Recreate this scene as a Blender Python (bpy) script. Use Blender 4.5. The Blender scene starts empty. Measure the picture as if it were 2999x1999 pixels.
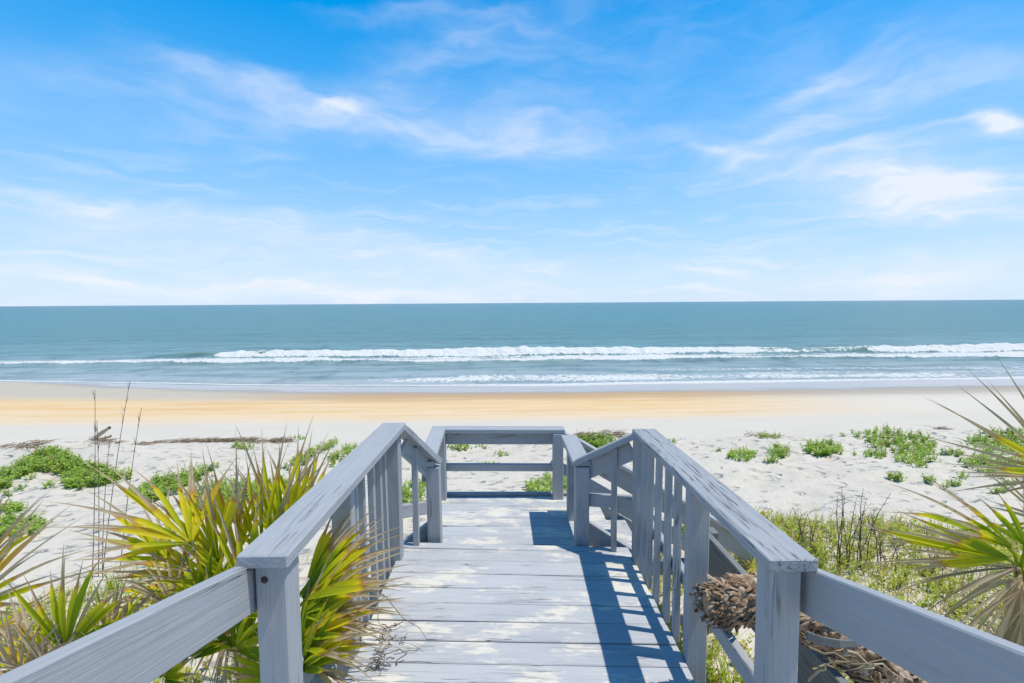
import bpy, math, random
import numpy as np
from mathutils import Vector, Matrix

random.seed(7)
RNG = np.random.default_rng(7)
SC = bpy.context.scene
COL = SC.collection
rad = math.radians

# ------------------------------------------------------------------ camera
CZ = 5.0                                   # camera height above mean sea level (m)
F = 1470.0                                 # focal length in pixels of the 2999 px wide photograph
cam_d = bpy.data.cameras.new('camera')
cam = bpy.data.objects.new('camera', cam_d)
COL.objects.link(cam)
cam_d.sensor_width = 36.0
cam_d.lens = 36.0 * F / 2999.0
cam_d.clip_start = 0.05
cam_d.clip_end = 90000.0
PITCH, YAW, ROLL = rad(-4.40), rad(-0.80), rad(-0.38)
ROT = (Matrix.Rotation(YAW, 3, 'Z') @ Matrix.Rotation(rad(90) + PITCH, 3, 'X') @ Matrix.Rotation(ROLL, 3, 'Z'))
cam.matrix_world = Matrix.Translation((0, 0, CZ)) @ ROT.to_4x4()
SC.camera = cam
RN = np.array(ROT)


def ray(u, v):
    d = RN @ np.array([(u - 1499.5) / F, -(v - 999.5) / F, -1.0])
    return d / np.linalg.norm(d)


def at(u, v, Y):
    """point on the photo ray (u, v) that stands Y metres in front of the camera"""
    d = ray(u, v)
    return np.array([0, 0, CZ]) + d * (Y / d[1])


# ------------------------------------------------------------------ light
SUN = Vector((0.40, -0.075, 1.0)).normalized()
sun_d = bpy.data.lights.new('sun', 'SUN')
sun_d.energy = 4.0
sun_d.angle = rad(0.53)
sun_d.color = (1.0, 0.935, 0.82)
sun = bpy.data.objects.new('sun', sun_d)
sun.rotation_euler = SUN.to_track_quat('Z', 'Y').to_euler()
sun.location = SUN * 60
COL.objects.link(sun)

SC.view_settings.view_transform = 'Standard'
SC.view_settings.look = 'None'
SC.view_settings.gamma = 1.0
SC.view_settings.exposure = 0.07
SC.view_settings.use_curve_mapping = False
SC.cycles.use_denoising = True
SC.cycles.max_bounces = 8
SC.cycles.caustics_reflective = False
SC.cycles.caustics_refractive = False


class NT:
    """small helper around a node tree"""
    def __init__(self, tree):
        self.t = tree
        tree.nodes.clear()

    def n(self, typ, ins=None, **props):
        nd = self.t.nodes.new(typ)
        for k, v in props.items():
            setattr(nd, k, v)
        for k, v in (ins or {}).items():
            self.set(nd, k, v)
        return nd

    def set(self, nd, k, v):
        s = nd.inputs[k]
        if isinstance(v, bpy.types.NodeSocket):
            self.t.links.new(v, s)
        elif isinstance(v, bpy.types.Node):
            self.t.links.new(v.outputs[0], s)
        else:
            if s.type == 'RGBA' and len(v) == 3:
                v = (*v, 1.0)
            s.default_value = v

    def math(self, op, a, b=0.0, c=None, clamp=False):
        ins = {0: a, 1: b}
        if c is not None:
            ins[2] = c
        return self.n('ShaderNodeMath', ins, operation=op, use_clamp=clamp).outputs[0]

    def vmath(self, op, a, b=(0, 0, 0)):
        return self.n('ShaderNodeVectorMath', {0: a, 1: b}, operation=op)

    def mix(self, fac, a, b, mode='MIX'):
        nd = self.n('ShaderNodeMix', data_type='RGBA', blend_type=mode)
        self.set(nd, 0, fac)
        self.set(nd, 6, a)
        self.set(nd, 7, b)
        return nd.outputs[2]

    def ramp(self, fac, stops, interp='LINEAR'):
        nd = self.n('ShaderNodeValToRGB', {0: fac})
        cr = nd.color_ramp
        cr.interpolation = interp
        while len(cr.elements) < len(stops):
            cr.elements.new(0.5)
        for e, (p, c) in zip(cr.elements, stops):
            e.position = p
            e.color = (c, c, c, 1) if isinstance(c, (int, float)) else (*c, 1)
        return nd.outputs[0]

    def smooth(self, x, a, b):
        nd = self.n('ShaderNodeMapRange', {0: x, 1: a, 2: b, 3: 0.0, 4: 1.0}, interpolation_type='SMOOTHSTEP')
        return nd.outputs[0]

    def noise(self, vec, scale, detail=3.0, rough=0.55, dist=0.0, out=0):
        nd = self.n('ShaderNodeTexNoise', {'Vector': vec, 'Scale': scale, 'Detail': detail, 'Roughness': rough, 'Distortion': dist})
        return nd.outputs[out]

    def mapping(self, vec, loc=(0, 0, 0), rot=(0, 0, 0), scale=(1, 1, 1), typ='POINT'):
        return self.n('ShaderNodeMapping', {'Vector': vec, 'Location': loc, 'Rotation': rot, 'Scale': scale}, vector_type=typ).outputs[0]


# ------------------------------------------------------------------ sky with thin cirrus
world = bpy.data.worlds.new('World')
SC.world = world
world.use_nodes = True
W = NT(world.node_tree)
sky = W.n('ShaderNodeTexSky', sky_type='NISHITA', sun_disc=False)
sky.sun_elevation = math.asin(SUN.z)
sky.sun_rotation = math.atan2(SUN.x, SUN.y)
sky.altitude = 0.0
sky.air_density = 1.0
sky.dust_density = 0.3
sky.ozone_density = 3.0
geo = W.n('ShaderNodeTexCoord')
sep = W.n('ShaderNodeSeparateXYZ', {0: geo.outputs['Generated']})
el = W.math('ARCSINE', sep.outputs[2])
az = W.math('ARCTAN2', sep.outputs[0], sep.outputs[1])
ae = W.n('ShaderNodeCombineXYZ', {0: az, 1: el}).outputs[0]
# colour of the clear air by height above the horizon
grade = W.ramp(W.math('MULTIPLY', el, 1.0 / rad(60)), [
    (0.0, (0.56, 0.68, 0.84)), (0.06, (0.47, 0.66, 0.90)), (0.15, (0.33, 0.61, 0.97)),
    (0.26, (0.19, 0.53, 1.0)), (0.37, (0.06, 0.43, 0.98)), (0.47, (0.0, 0.36, 0.94)), (0.7, (0.012, 0.235, 0.66)), (1.0, (0.02, 0.16, 0.45))])
lum = W.n('ShaderNodeRGBToBW', {0: sky.outputs[0]}).outputs[0]
# keep the sky texture's own brightness pattern, compressed, under the photograph's saturated blue
lumc = W.math('POWER', W.math('MULTIPLY', lum, 0.14), 0.25)
clear = W.vmath('SCALE', grade)
W.set(clear, 3, W.math('MULTIPLY', lumc, 12.2))
clear = clear.outputs[0]


def px_ae(u, v):
    d = ray(u, v)
    return math.atan2(d[0], d[1]), math.asin(d[2])


warp1 = W.noise(W.mapping(ae, scale=(1.0, 2.0, 1.0)), 5.0, 3.0, 0.6, out=1)
warp2 = W.noise(W.mapping(ae, scale=(1.0, 2.2, 1.0)), 26.0, 4.0, 0.65, out=1)
w1 = W.vmath('SCALE', W.vmath('SUBTRACT', warp1, (0.5, 0.5, 0.5)))
W.set(w1, 3, 0.10)
w2 = W.vmath('SCALE', W.vmath('SUBTRACT', warp2, (0.5, 0.5, 0.5)))
W.set(w2, 3, 0.010)
aew = W.vmath('ADD', W.vmath('ADD', ae, w1), w2).outputs[0]
aew = W.vmath('MULTIPLY', aew, (1, 1, 0)).outputs[0]
# (x0, y0, x1, y1, half width, strength) of each wisp
WISPS = [
    (1750, 60, 2999, 180, 170, 0.24), (2150, 520, 2999, 560, 120, 0.30), (0, 250, 800, 310, 80, 0.16), (0, 640, 1100, 720, 75, 0.36), (1300, 330, 1800, 330, 90, 0.26), (1000, 820, 2999, 780, 60, 0.30), (0, 850, 1500, 870, 40, 0.25), (1250, 120, 1900, 180, 80, 0.16),
    (400, 130, 800, 280, 32, 0.30), (700, 220, 1150, 350, 28, 0.50), (930, 285, 1060, 320, 30, 0.5), (1000, 330, 1760, 400, 60, 0.50),
    (0, 200, 1250, 330, 70, 0.26), (1000, 250, 1350, 130, 55, 0.34), (1350, 420, 1760, 400, 36, 0.50),
    (960, 30, 1500, 20, 26, 0.30), (1250, 150, 1700, 60, 60, 0.28), (700, 440, 860, 450, 20, 0.42), (130, 470, 400, 510, 14, 0.30),
    (2010, 400, 2180, 475, 22, 0.75), (2120, 470, 2450, 350, 40, 0.75), (2270, 300, 2560, 130, 26, 0.62), (2420, 250, 2999, 150, 70, 0.34),
    (2400, 320, 2999, 190, 22, 0.48), (2280, 500, 2680, 415, 22, 0.9), (2830, 372, 2965, 360, 18, 1.9), (2500, 570, 2960, 585, 46, 1.6),
    (2470, 510, 2880, 520, 40, 0.8), (1660, 590, 1760, 590, 11, 0.5), (2080, 632, 2140, 634, 9, 0.5), (2040, 720, 2120, 725, 8, 0.4),
    (0, 555, 380, 590, 14, 0.75), (0, 600, 700, 690, 46, 0.6), (820, 640, 930, 660, 16, 0.35), (0, 740, 300, 742, 12, 0.8), (560, 810, 1000, 845, 18, 0.9),
    (700, 840, 1500, 870, 20, 1.0), (0, 800, 600, 850, 26, 0.8), (900, 700, 1500, 800, 44, 0.7), (2000, 795, 2190, 800, 14, 0.9),
    (1990, 850, 2180, 855, 11, 0.9), (2500, 800, 2999, 740, 30, 0.9), (2500, 840, 2999, 830, 24, 0.8), (1560, 780, 1700, 765, 10, 0.4),
]
tot = None
for (x0, y0, x1, y1, hw, st) in WISPS:
    a0, e0 = px_ae(x0, y0)
    a1, e1 = px_ae(x1, y1)
    ang = math.atan2(e1 - e0, a1 - a0)
    L = math.hypot(a1 - a0, e1 - e0) * 0.62
    m = W.mapping(aew, loc=((a0 + a1) / 2, (e0 + e1) / 2, 0), rot=(0, 0, ang), scale=(L, hw / F, 1), typ='TEXTURE')
    d2 = W.vmath('DOT_PRODUCT', m, m).outputs['Value']
    g = W.math('MULTIPLY', W.math('EXPONENT', W.math('MULTIPLY', d2, -1.0)), st)
    tot = g if tot is None else W.math('ADD', tot, g)
# the same thin cirrus all round the sky, outside the strokes above
allr = W.noise(W.mapping(aew, scale=(1.2, 4.0, 1)), 2.2, 5.0, 0.6)
allr = W.math('MULTIPLY', W.smooth(allr, 0.55, 0.85), 0.14)
low = W.noise(W.mapping(aew, rot=(0, 0, rad(-2)), scale=(1.0, 13.0, 1)), 3.2, 6.0, 0.62)
low = W.math('MULTIPLY', W.smooth(low, 0.44, 0.68), W.math('MULTIPLY', W.smooth(el, rad(20), rad(3)), 0.75))
tot = W.math('ADD', tot, low)
fib = W.noise(W.mapping(aew, rot=(0, 0, rad(8)), scale=(1.0, 4.0, 1.0)), 9.0, 4.0, 0.52)
fib = W.math('ADD', W.math('MULTIPLY', W.smooth(fib, 0.25, 0.78), 0.70), 0.42)
dens = W.math('MULTIPLY', W.math('ADD', tot, allr), fib)
dens = W.math('MINIMUM', W.math('MULTIPLY', W.math('MAXIMUM', W.math('SUBTRACT', dens, 0.04), 0.0), 0.62), 0.92)
cloudy = W.mix(dens, clear, (8.2, 8.7, 10.0))
bg = W.n('ShaderNodeBackground', {0: cloudy, 1: 0.10})
wo = W.n('ShaderNodeOutputWorld')
W.t.links.new(bg.outputs[0], wo.inputs[0])


# ------------------------------------------------------------------ numeric noise
def _hash(ix, iy, s):
    h = (ix.astype(np.int64) * 374761393 + iy.astype(np.int64) * 668265263 + s * 1442695041) & 0xFFFFFFFF
    h = ((h ^ (h >> 13)) * 1274126177) & 0xFFFFFFFF
    return ((h ^ (h >> 16)) & 0xFFFF) / 65535.0


def vnoise(x, y, s=0):
    x = np.asarray(x, float)
    y = np.asarray(y, float)
    ix, iy = np.floor(x), np.floor(y)
    fx, fy = x - ix, y - iy
    fx = fx * fx * fx * (fx * (fx * 6 - 15) + 10)
    fy = fy * fy * fy * (fy * (fy * 6 - 15) + 10)
    a, b = _hash(ix, iy, s), _hash(ix + 1, iy, s)
    c, d = _hash(ix, iy + 1, s), _hash(ix + 1, iy + 1, s)
    return (a + (b - a) * fx) * (1 - fy) + (c + (d - c) * fx) * fy - 0.5


def fbm(x, y, o=4, s=0, g=0.5):
    r, amp = 0.0, 1.0
    for i in range(o):
        r = r + amp * vnoise(x * 2 ** i + 13.7 * i, y * 2 ** i + 7.3 * i, s + i)
        amp *= g
    return r


def sstep(x, a, b):
    t = np.clip((x - a) / (b - a), 0, 1)
    return t * t * (3 - 2 * t)


# ------------------------------------------------------------------ object helpers
def tag(o, label=None, cat=None, group=None, kind=None):
    if label: o['label'] = label
    if cat: o['category'] = cat
    if group: o['group'] = group
    if kind: o['kind'] = kind
    return o


def mesh_from(name, verts, faces, mat=None, smooth=False, attrs=None):
    me = bpy.data.meshes.new(name)
    verts = np.asarray(verts, np.float32)
    if isinstance(faces, np.ndarray):
        k = faces.shape[1]
        nf = len(faces)
        me.vertices.add(len(verts))
        me.vertices.foreach_set('co', verts.ravel())
        me.loops.add(nf * k)
        me.loops.foreach_set('vertex_index', faces.astype(np.int32).ravel())
        me.polygons.add(nf)
        me.polygons.foreach_set('loop_start', np.arange(0, nf * k, k, dtype=np.int32))
        me.update(calc_edges=True)
    else:
        me.from_pydata(verts.tolist(), [], faces)
        me.update()
    for k, v in (attrs or {}).items():
        at_ = me.attributes.new(k, 'FLOAT', 'POINT')
        at_.data.foreach_set('value', np.asarray(v, np.float32))
    if mat: me.materials.append(mat)
    if smooth:
        me.polygons.foreach_set('use_smooth', np.ones(len(me.polygons), bool))
    return me


def link(name, me, parent=None, loc=(0, 0, 0)):
    o = bpy.data.objects.new(name, me)
    COL.objects.link(o)
    o.location = loc
    if parent: o.parent = parent
    return o


def empty(name, loc):
    o = bpy.data.objects.new(name, None)
    COL.objects.link(o)
    o.location = loc
    o.empty_display_size = 0.2
    return o


def new_mat(name):
    m = bpy.data.materials.new(name)
    m.use_nodes = True
    t = NT(m.node_tree)
    out = t.n('ShaderNodeOutputMaterial')
    return m, t, out


def grid_faces(ny, nx):
    i = np.arange(ny * nx).reshape(ny, nx)
    return np.stack([i[:-1, :-1], i[:-1, 1:], i[1:, 1:], i[1:, :-1]], -1).reshape(-1, 4)


# ------------------------------------------------------------------ terrain
PY = np.array([-60, -12, -4, 0, 2.5, 4.7, 6.5, 8.5, 10.5, 12.3, 13.2, 16.7, 20.5, 25.8, 30.0, 36, 50, 80, 200.])
PZ = np.array([6.0, 4.2, 3.3, 3.0, 2.86, 2.78, 2.52, 2.18, 1.84, 1.54, 1.44, 1.0, .70, .30, .06, -.28, -1.2, -2.5, -4.])


def shore_mean(x):
    return 29.6 + np.where(x < 0, 0.0046, 0.0018) * x * x / (1 + (x / 60.0) ** 2)


def shore(x):
    """Y of the swash edge"""
    return shore_mean(x) + 0.8 * fbm(x * 0.06, x * 0 + 3.3, 3, 5)


def base_z(y):
    z = 0
    for d in (-0.7, -0.35, 0, 0.35, 0.7):
        z = z + np.interp(y + d, PY, PZ)
    return z / 5


def beach_z(x, y):
    """beach profile, pushed seaward where the waterline bends away"""
    return base_z(y - sstep(y, 18, 28) * (shore_mean(x) - 29.8))


MOUNDS = [(-8.9, 10.1, 1.7, 0.9, .42), (-7.2, 9.2, 1.3, .8, .26), (-5.2, 8.4, 1.5, .7, .2), (-3.4, 9.6, 1.4, .8, .16), (-2.6, 11.2, 1.4, .6, .2),
          (2.0, 11.6, 1.3, .6, .22), (9.0, 11.6, 1.9, .8, .26), (7.6, 10.6, 1.1, .6, .14), (5.6, 10.8, 1.0, .6, .12), (12.3, 11.0, 1.8, 1.0, .3),
          (-9.5, 7.2, 1.0, .6, .18), (4.2, 7.6, 1.5, .8, .12), (1.2, 5.6, 1.0, .6, .06)]


def terrain(x, y):
    x = np.asarray(x, float)
    y = np.asarray(y, float)
    z = beach_z(x, y)
    dune = (1 - sstep(y, 11.9, 12.9)) * sstep(y, -20, 0)
    for (mx, my, sx, sy, h) in MOUNDS:
        z = z + h * np.exp(-((x - mx) / sx) ** 2 - ((y - my) / sy) ** 2)
    z = z + dune * (0.16 * fbm(x * 0.35, y * 0.5, 3, 11))
    near = dune * (1 - 0.35 * sstep(np.abs(x - 5), 0, 8))
    rough = fbm(x * 2.6, y * 3.4, 4, 21, 0.6)
    rough = np.where(rough > 0, rough, rough * 1.6)
    z = z + near * 0.055 * rough
    z = z + (1 - dune) * 0.012 * fbm(x * 0.5, y * 1.6, 3, 31) * sstep(y, 0, 13)
    return z


def hit(u, v):
    """where the photo ray meets the ground"""
    d = ray(u, v)
    t = np.concatenate([np.linspace(1.2, 20, 1600), np.linspace(20, 80, 600)])
    px, py, pz = d[0] * t, d[1] * t, CZ + d[2] * t
    below = np.nonzero(pz < terrain(px, py))[0]
    k = below[0] if len(below) else -1
    return np.array([px[k], py[k], float(terrain(px[k], py[k]))])


def spaced(a, b, dense, lo, hi, grow=1.25):
    """coordinates dense between lo and hi, coarser outside"""
    mid = list(np.arange(lo, hi + dense / 2, dense))
    s = dense
    up = []
    p = mid[-1]
    while p < b:
        s *= grow
        p += s
        up.append(min(p, b))
    s = dense
    dn = []
    p = lo
    while p > a:
        s *= grow
        p -= s
        dn.append(max(p, a))
    return np.array(dn[::-1] + mid + up)


gx = spaced(-4000, 4000, 0.085, -14.5, 14.5, 1.16)
gy = np.concatenate([spaced(-60, 2, 0.09, 1.8, 2.0)[:-1], np.arange(2.0, 13.5, 0.075), np.arange(13.5, 36, 0.3), [40, 50, 65, 90, 140, 200]])
gy = np.unique(np.round(gy, 4))
GX, GY = np.meshgrid(gx, gy)
GZ = terrain(GX, GY)

m_sand, T, out = new_mat('sand')
gp = T.n('ShaderNodeNewGeometry').outputs['Position']
sp = T.n('ShaderNodeSeparateXYZ', {0: gp})
X_, Y_ = sp.outputs[0], sp.outputs[1]
Z0 = T.n('ShaderNodeCombineXYZ', {0: X_, 1: Y_}).outputs[0]
stre = T.mapping(Z0, scale=(0.10, 0.9, 1))
n_st = T.noise(stre, 1.0, 5.0, 0.6)
n_st2 = T.noise(T.mapping(Z0, rot=(0, 0, rad(3)), scale=(0.16, 2.2, 1)), 1.0, 5.0, 0.65)
n_fine = T.noise(Z0, 9.0, 4.0, 0.6)
n_grain = T.noise(Z0, 60.0, 3.0, 0.6)
n_big = T.noise(Z0, 0.5, 3.0, 0.5)
# position measured seaward, wobbling a little along the beach
yw = T.math('ADD', Y_, T.math('MULTIPLY', T.math('SUBTRACT', n_st, 0.5), 2.2))
yw2 = T.math('ADD', Y_, T.math('MULTIPLY', T.math('SUBTRACT', n_st2, 0.5), 4.0))
xl = T.math('MULTIPLY', X_, 0.085)
white = T.mix(n_big, (0.575, 0.52, 0.435), (0.655, 0.60, 0.51))
white = T.mix(T.math('MULTIPLY', T.smooth(n_fine, 0.55, 0.8), 0.35), white, (0.50, 0.45, 0.38))
sand_specks = T.smooth(T.noise(T.mapping(Z0, rot=(0, 0, rad(12)), scale=(0.55, 1.4, 1)), 26.0, 3.0, 0.6), 0.655, 0.70)  # dark stretched specks, scattered in patches over the dune sand
sand_specks = T.math('MULTIPLY', T.math('MULTIPLY', sand_specks, T.smooth(T.noise(Z0, 0.8, 3.0), 0.40, 0.60)), T.math('SUBTRACT', 1.0, T.smooth(Y_, 11.5, 12.8)))
white = T.mix(T.math('MULTIPLY', sand_specks, 0.75), white, (0.24, 0.215, 0.18))
white = T.mix(T.math('MULTIPLY', T.smooth(T.noise(Z0, 1.1, 3.0), 0.55, 0.75), 0.22), white, (0.70, 0.56, 0.44))
orange = T.mix(T.smooth(n_st2, 0.3, 0.7), (0.74, 0.56, 0.345), (0.70, 0.46, 0.205))
orange = T.mix(T.math('MULTIPLY', T.smooth(n_st, 0.50, 0.72), 0.6), orange, (0.62, 0.37, 0.14))
orange = T.mix(T.math('MULTIPLY', T.smooth(n_grain, 0.58, 0.75), 0.25), orange, (0.76, 0.63, 0.44))
orange = T.mix(T.math('MULTIPLY', T.smooth(yw2, 21.5, 16.0), 0.65), orange, (0.72, 0.60, 0.45))
n_sp = T.noise(T.mapping(Z0, scale=(1.2, 2.6, 1)), 3.4, 6.0, 0.75)
n_dg = T.noise(T.mapping(Z0, rot=(0, 0, rad(9)), scale=(0.22, 1.7, 1)), 1.1, 6.0, 0.7)
orange = T.mix(T.math('MULTIPLY', T.smooth(n_sp, 0.50, 0.72), 0.55), orange, (0.78, 0.66, 0.49))
orange = T.mix(T.math('MULTIPLY', T.smooth(n_dg, 0.50, 0.66), 0.5), orange, (0.62, 0.41, 0.20))
orange = T.mix(T.math('MULTIPLY', T.smooth(n_sp, 0.40, 0.26), 0.45), orange, (0.55, 0.38, 0.20))
f_or = T.smooth(T.math('SUBTRACT', yw, T.math('MULTIPLY', T.math('MAXIMUM', X_, 0.0), 0.05)), 16.0, 18.2)
# coquina tint dies out towards the south end of the beach
f_fade = T.math('SUBTRACT', 1.0, T.smooth(T.math('ADD', X_, T.math('MULTIPLY', n_st2, 9.0)), 11.0, 23.0))
tanc = T.mix(n_st2, (0.60, 0.54, 0.45), (0.68, 0.62, 0.53))
orange = T.mix(f_fade, tanc, orange)
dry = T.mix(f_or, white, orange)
# damp, then wet sand towards the swash
shx = T.math('ADD', 25.3, T.math('ADD', T.math('MULTIPLY', T.math('MULTIPLY', T.math('MINIMUM', X_, 0.0), T.math('MINIMUM', X_, 0.0)), 0.0020),
                                  T.math('MULTIPLY', T.math('MAXIMUM', X_, 0.0), 0.02)))
rel = T.math('SUBTRACT', T.math('ADD', yw, T.math('MULTIPLY', T.math('SUBTRACT', n_dg, 0.5), 2.4)), shx)
f_damp = T.smooth(T.math('SUBTRACT', yw2, shx), -3.6, -0.4)
damp = T.mix(f_fade, (0.42, 0.37, 0.30), (0.50, 0.34, 0.19))
damp = T.mix(T.smooth(X_, -6.0, -16.0), damp, (0.50, 0.445, 0.355))
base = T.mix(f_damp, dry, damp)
xm = T.math('MAXIMUM', T.math('MINIMUM', X_, 0.0), -40.0)
f_wet = T.smooth(T.math('SUBTRACT', rel, T.math('MULTIPLY', T.math('MULTIPLY', xm, xm), 0.0050)), -0.4, 1.6)
base = T.mix(f_wet, base, (0.33, 0.275, 0.22))
rough = T.mix(f_wet, (0.9, 0.9, 0.9), (0.10, 0.10, 0.10))
spec = T.mix(f_wet, (0.2, 0.2, 0.2), (0.65, 0.65, 0.65))
# trodden, wind-scoured relief on the dune; nearly flat on the beach
f_dune = T.math('SUBTRACT', 1.0, T.smooth(Y_, 11.8, 13.0))
vor = T.n('ShaderNodeTexVoronoi', {'Vector': T.vmath('ADD', T.mapping(Z0, rot=(0, 0, rad(-14)), scale=(2.6, 4.6, 1)), T.vmath('SCALE', T.noise(Z0, 3.0, 3.0, out=1))), 'Scale': 1.3, 'Randomness': 1.0}, feature='SMOOTH_F1').outputs[0]
h = T.math('ADD', T.math('MULTIPLY', n_fine, 0.030), T.math('MULTIPLY', T.smooth(vor, 0.0, 0.40), 0.085))
h = T.math('MULTIPLY', h, T.math('ADD', T.math('MULTIPLY', f_dune, 0.95), 0.05))
h = T.math('ADD', h, T.math('MULTIPLY', n_grain, 0.004))
h = T.math('MULTIPLY', h, T.math('SUBTRACT', 1.0, f_wet))
bmp = T.n('ShaderNodeBump', {'Height': h, 'Strength': 0.9, 'Distance': 1.0})
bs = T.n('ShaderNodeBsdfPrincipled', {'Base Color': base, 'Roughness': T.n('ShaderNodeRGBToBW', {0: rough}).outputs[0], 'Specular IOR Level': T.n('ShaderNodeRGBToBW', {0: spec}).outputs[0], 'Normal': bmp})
T.t.links.new(bs.outputs[0], out.inputs[0])

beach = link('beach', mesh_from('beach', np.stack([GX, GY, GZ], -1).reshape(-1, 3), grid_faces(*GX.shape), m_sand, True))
tag(beach, 'pale dune and orange coquina sand beach sloping down to the sea', 'beach', kind='structure')

# ------------------------------------------------------------------ sea
nu = 760
us = np.linspace(-1, 1, nu)
rows = np.concatenate([np.arange(-0.4, 24, 0.16), 24 * 1.045 ** np.arange(0, 166)])
rows = rows[rows < 32000]
U, R_ = np.meshgrid(us, rows)
halfw = 46 + np.maximum(R_ - 4, 0) * 1.25
SX = U * halfw
SE = shore(SX)
SY = SE * np.exp(-np.maximum(R_, 0) / 25) + 29.6 * (1 - np.exp(-np.maximum(R_, 0) / 25)) + R_
dist = SY - SE
z_edge = beach_z(SX, SE)
SZ = z_edge * np.exp(-np.maximum(dist, 0) / 5.0) + 0.012
foam = np.zeros_like(SZ)
near_m = SY < 120
# breaking wave
Yb = 48.3 + 0.9 * fbm(SX * 0.035, SX * 0, 3, 41)
brk = sstep(SX, -28.5, -26.0) * (1 - 0.5 * sstep(SX, 24, 29) * (1 - sstep(SX, 34.5, 38)))
brk = brk * np.where((SX > 16) & (SX < 26), 0.75, 1.0)
swell = np.maximum(sstep(SX, -36, -29), 0.10) * (1 - 0.35 * sstep(SX, 22, 28) * (1 - sstep(SX, 34, 38)))
foam = np.maximum(foam, 0.42 * np.exp(-((SY - 48.2) / 0.8) ** 2) * sstep(SX, 14, 24) * (0.7 + fbm(SX * .4, SY * .6, 3, 93)))
A = (0.50 + 0.20 * fbm(SX * 0.12, SX * 0, 3, 43)) * swell
dy = SY - Yb
prof = np.where(dy < 0, np.exp(-(dy / 0.75) ** 2), np.exp(-(dy / 2.6) ** 2))
SZ = SZ + A * prof
lumps = 0.5 + fbm(SX * 1.1, SY * 1.1, 3, 47)
front = np.exp(-((dy + 0.6) / (0.60 + 0.35 * fbm(SX * 0.3, SX * 0 + 2, 3, 81))) ** 2)
top = np.exp(-((dy - 0.05) / 0.45) ** 2)
foam = np.maximum(foam, brk * np.clip(np.maximum(front, top * 0.95) * (1.05 + 0.75 * fbm(SX * 0.35, SY * 0.8, 3, 91)) + 0.25 * (lumps - .5), 0, 1.2))
SZ = SZ + brk * np.maximum(front, top) * (0.20 * lumps)
# lacy water between the breaker and the inner bore
Yi = 43.0 + 0.9 * fbm(SX * 0.03, SX * 0 + 9, 3, 51) - 0.012 * SX
di = SY - Yi
lace = sstep(di, 0, .8) * (1 - sstep(SY, Yb - 2.5, Yb + 0.2)) * (0.56 + 0.34 * fbm(SX * 0.16, SY * 0.5, 4, 53))
left_fade = np.where(SX < -29, sstep(SY, Yi, Yi + 1) * (1 - sstep(di, 2.2, 4.6)) * (0.56 + 0.3 * fbm(SX * 0.16, SY * 0.5, 3, 54)), lace)
foam = np.maximum(foam, left_fade)
bore = np.exp(-((di - 0.15) / (0.42 + 0.25 * fbm(SX * 0.2, SX * 0 + 6, 3, 83))) ** 2)
foam = np.maximum(foam, 1.15 * bore * (0.80 + 0.5 * fbm(SX * 0.25, SX * 0, 3, 55)))
SZ = SZ + 0.24 * np.where(di < 0, np.exp(-(di / 0.35) ** 2), np.exp(-(di / 1.6) ** 2)) * (0.8 + 0.6 * fbm(SX * .5, SY * .5, 3, 57))
# faint run-up foam in the shallows and the thin white swash edge
Ym = 35.5 + 1.6 * fbm(SX * 0.05, SX * 0 + 4, 3, 61)
sh = np.exp(-((SY - SE - 3.0) / 2.6) ** 2) * np.maximum(sstep(SX, -22, -2), .35) * (0.50 + 0.35 * fbm(SX * 0.15, SY * .5, 3, 63))
foam = np.maximum(foam, sh)
foam = np.maximum(foam, 0.40 * np.exp(-((SY - Ym - 1) / 1.2) ** 2) * sstep(SX, 2, 12))
edge_w = 0.16 + 0.30 * sstep(SX, -8, 6) * (0.6 + 0.9 * vnoise(SX * .12, SX * 0, 65) + .3)
foam = np.maximum(foam, 1.2 * np.exp(-((dist - 0.25) / edge_w) ** 2))
# low swell and chop
k = sstep(dist, 2, 14)
SZ = SZ + k * 0.10 * fbm(SX * 0.05, SY * 0.22, 3, 71) * np.minimum(1, 150 / SY) + k * 0.05 * fbm(SX * 0.45, SY * 0.9, 3, 73) * np.minimum(1, 70 / SY)
SZ = SZ + 0.16 * np.exp(-((SY - 58 - 2 * fbm(SX * .03, SX * 0, 2, 75)) / 2.0) ** 2) * (0.4 + vnoise(SX * .05, SX * 0, 76))
SZ = SZ + 0.20 * np.exp(-((SY - 72 - 3 * fbm(SX * .03, SX * 0, 2, 77)) / 2.6) ** 2) * (0.5 + vnoise(SX * .04, SX * 0, 78))

m_sea, T, out = new_mat('sea_water')
gp = T.n('ShaderNodeNewGeometry').outputs['Position']
sp = T.n('ShaderNodeSeparateXYZ', {0: gp})
Y_ = sp.outputs[1]
X_ = sp.outputs[0]
Z0 = T.n('ShaderNodeCombineXYZ', {0: X_, 1: Y_}).outputs[0]
fa = T.n('ShaderNodeAttribute', attribute_name='foam').outputs['Fac']
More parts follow.
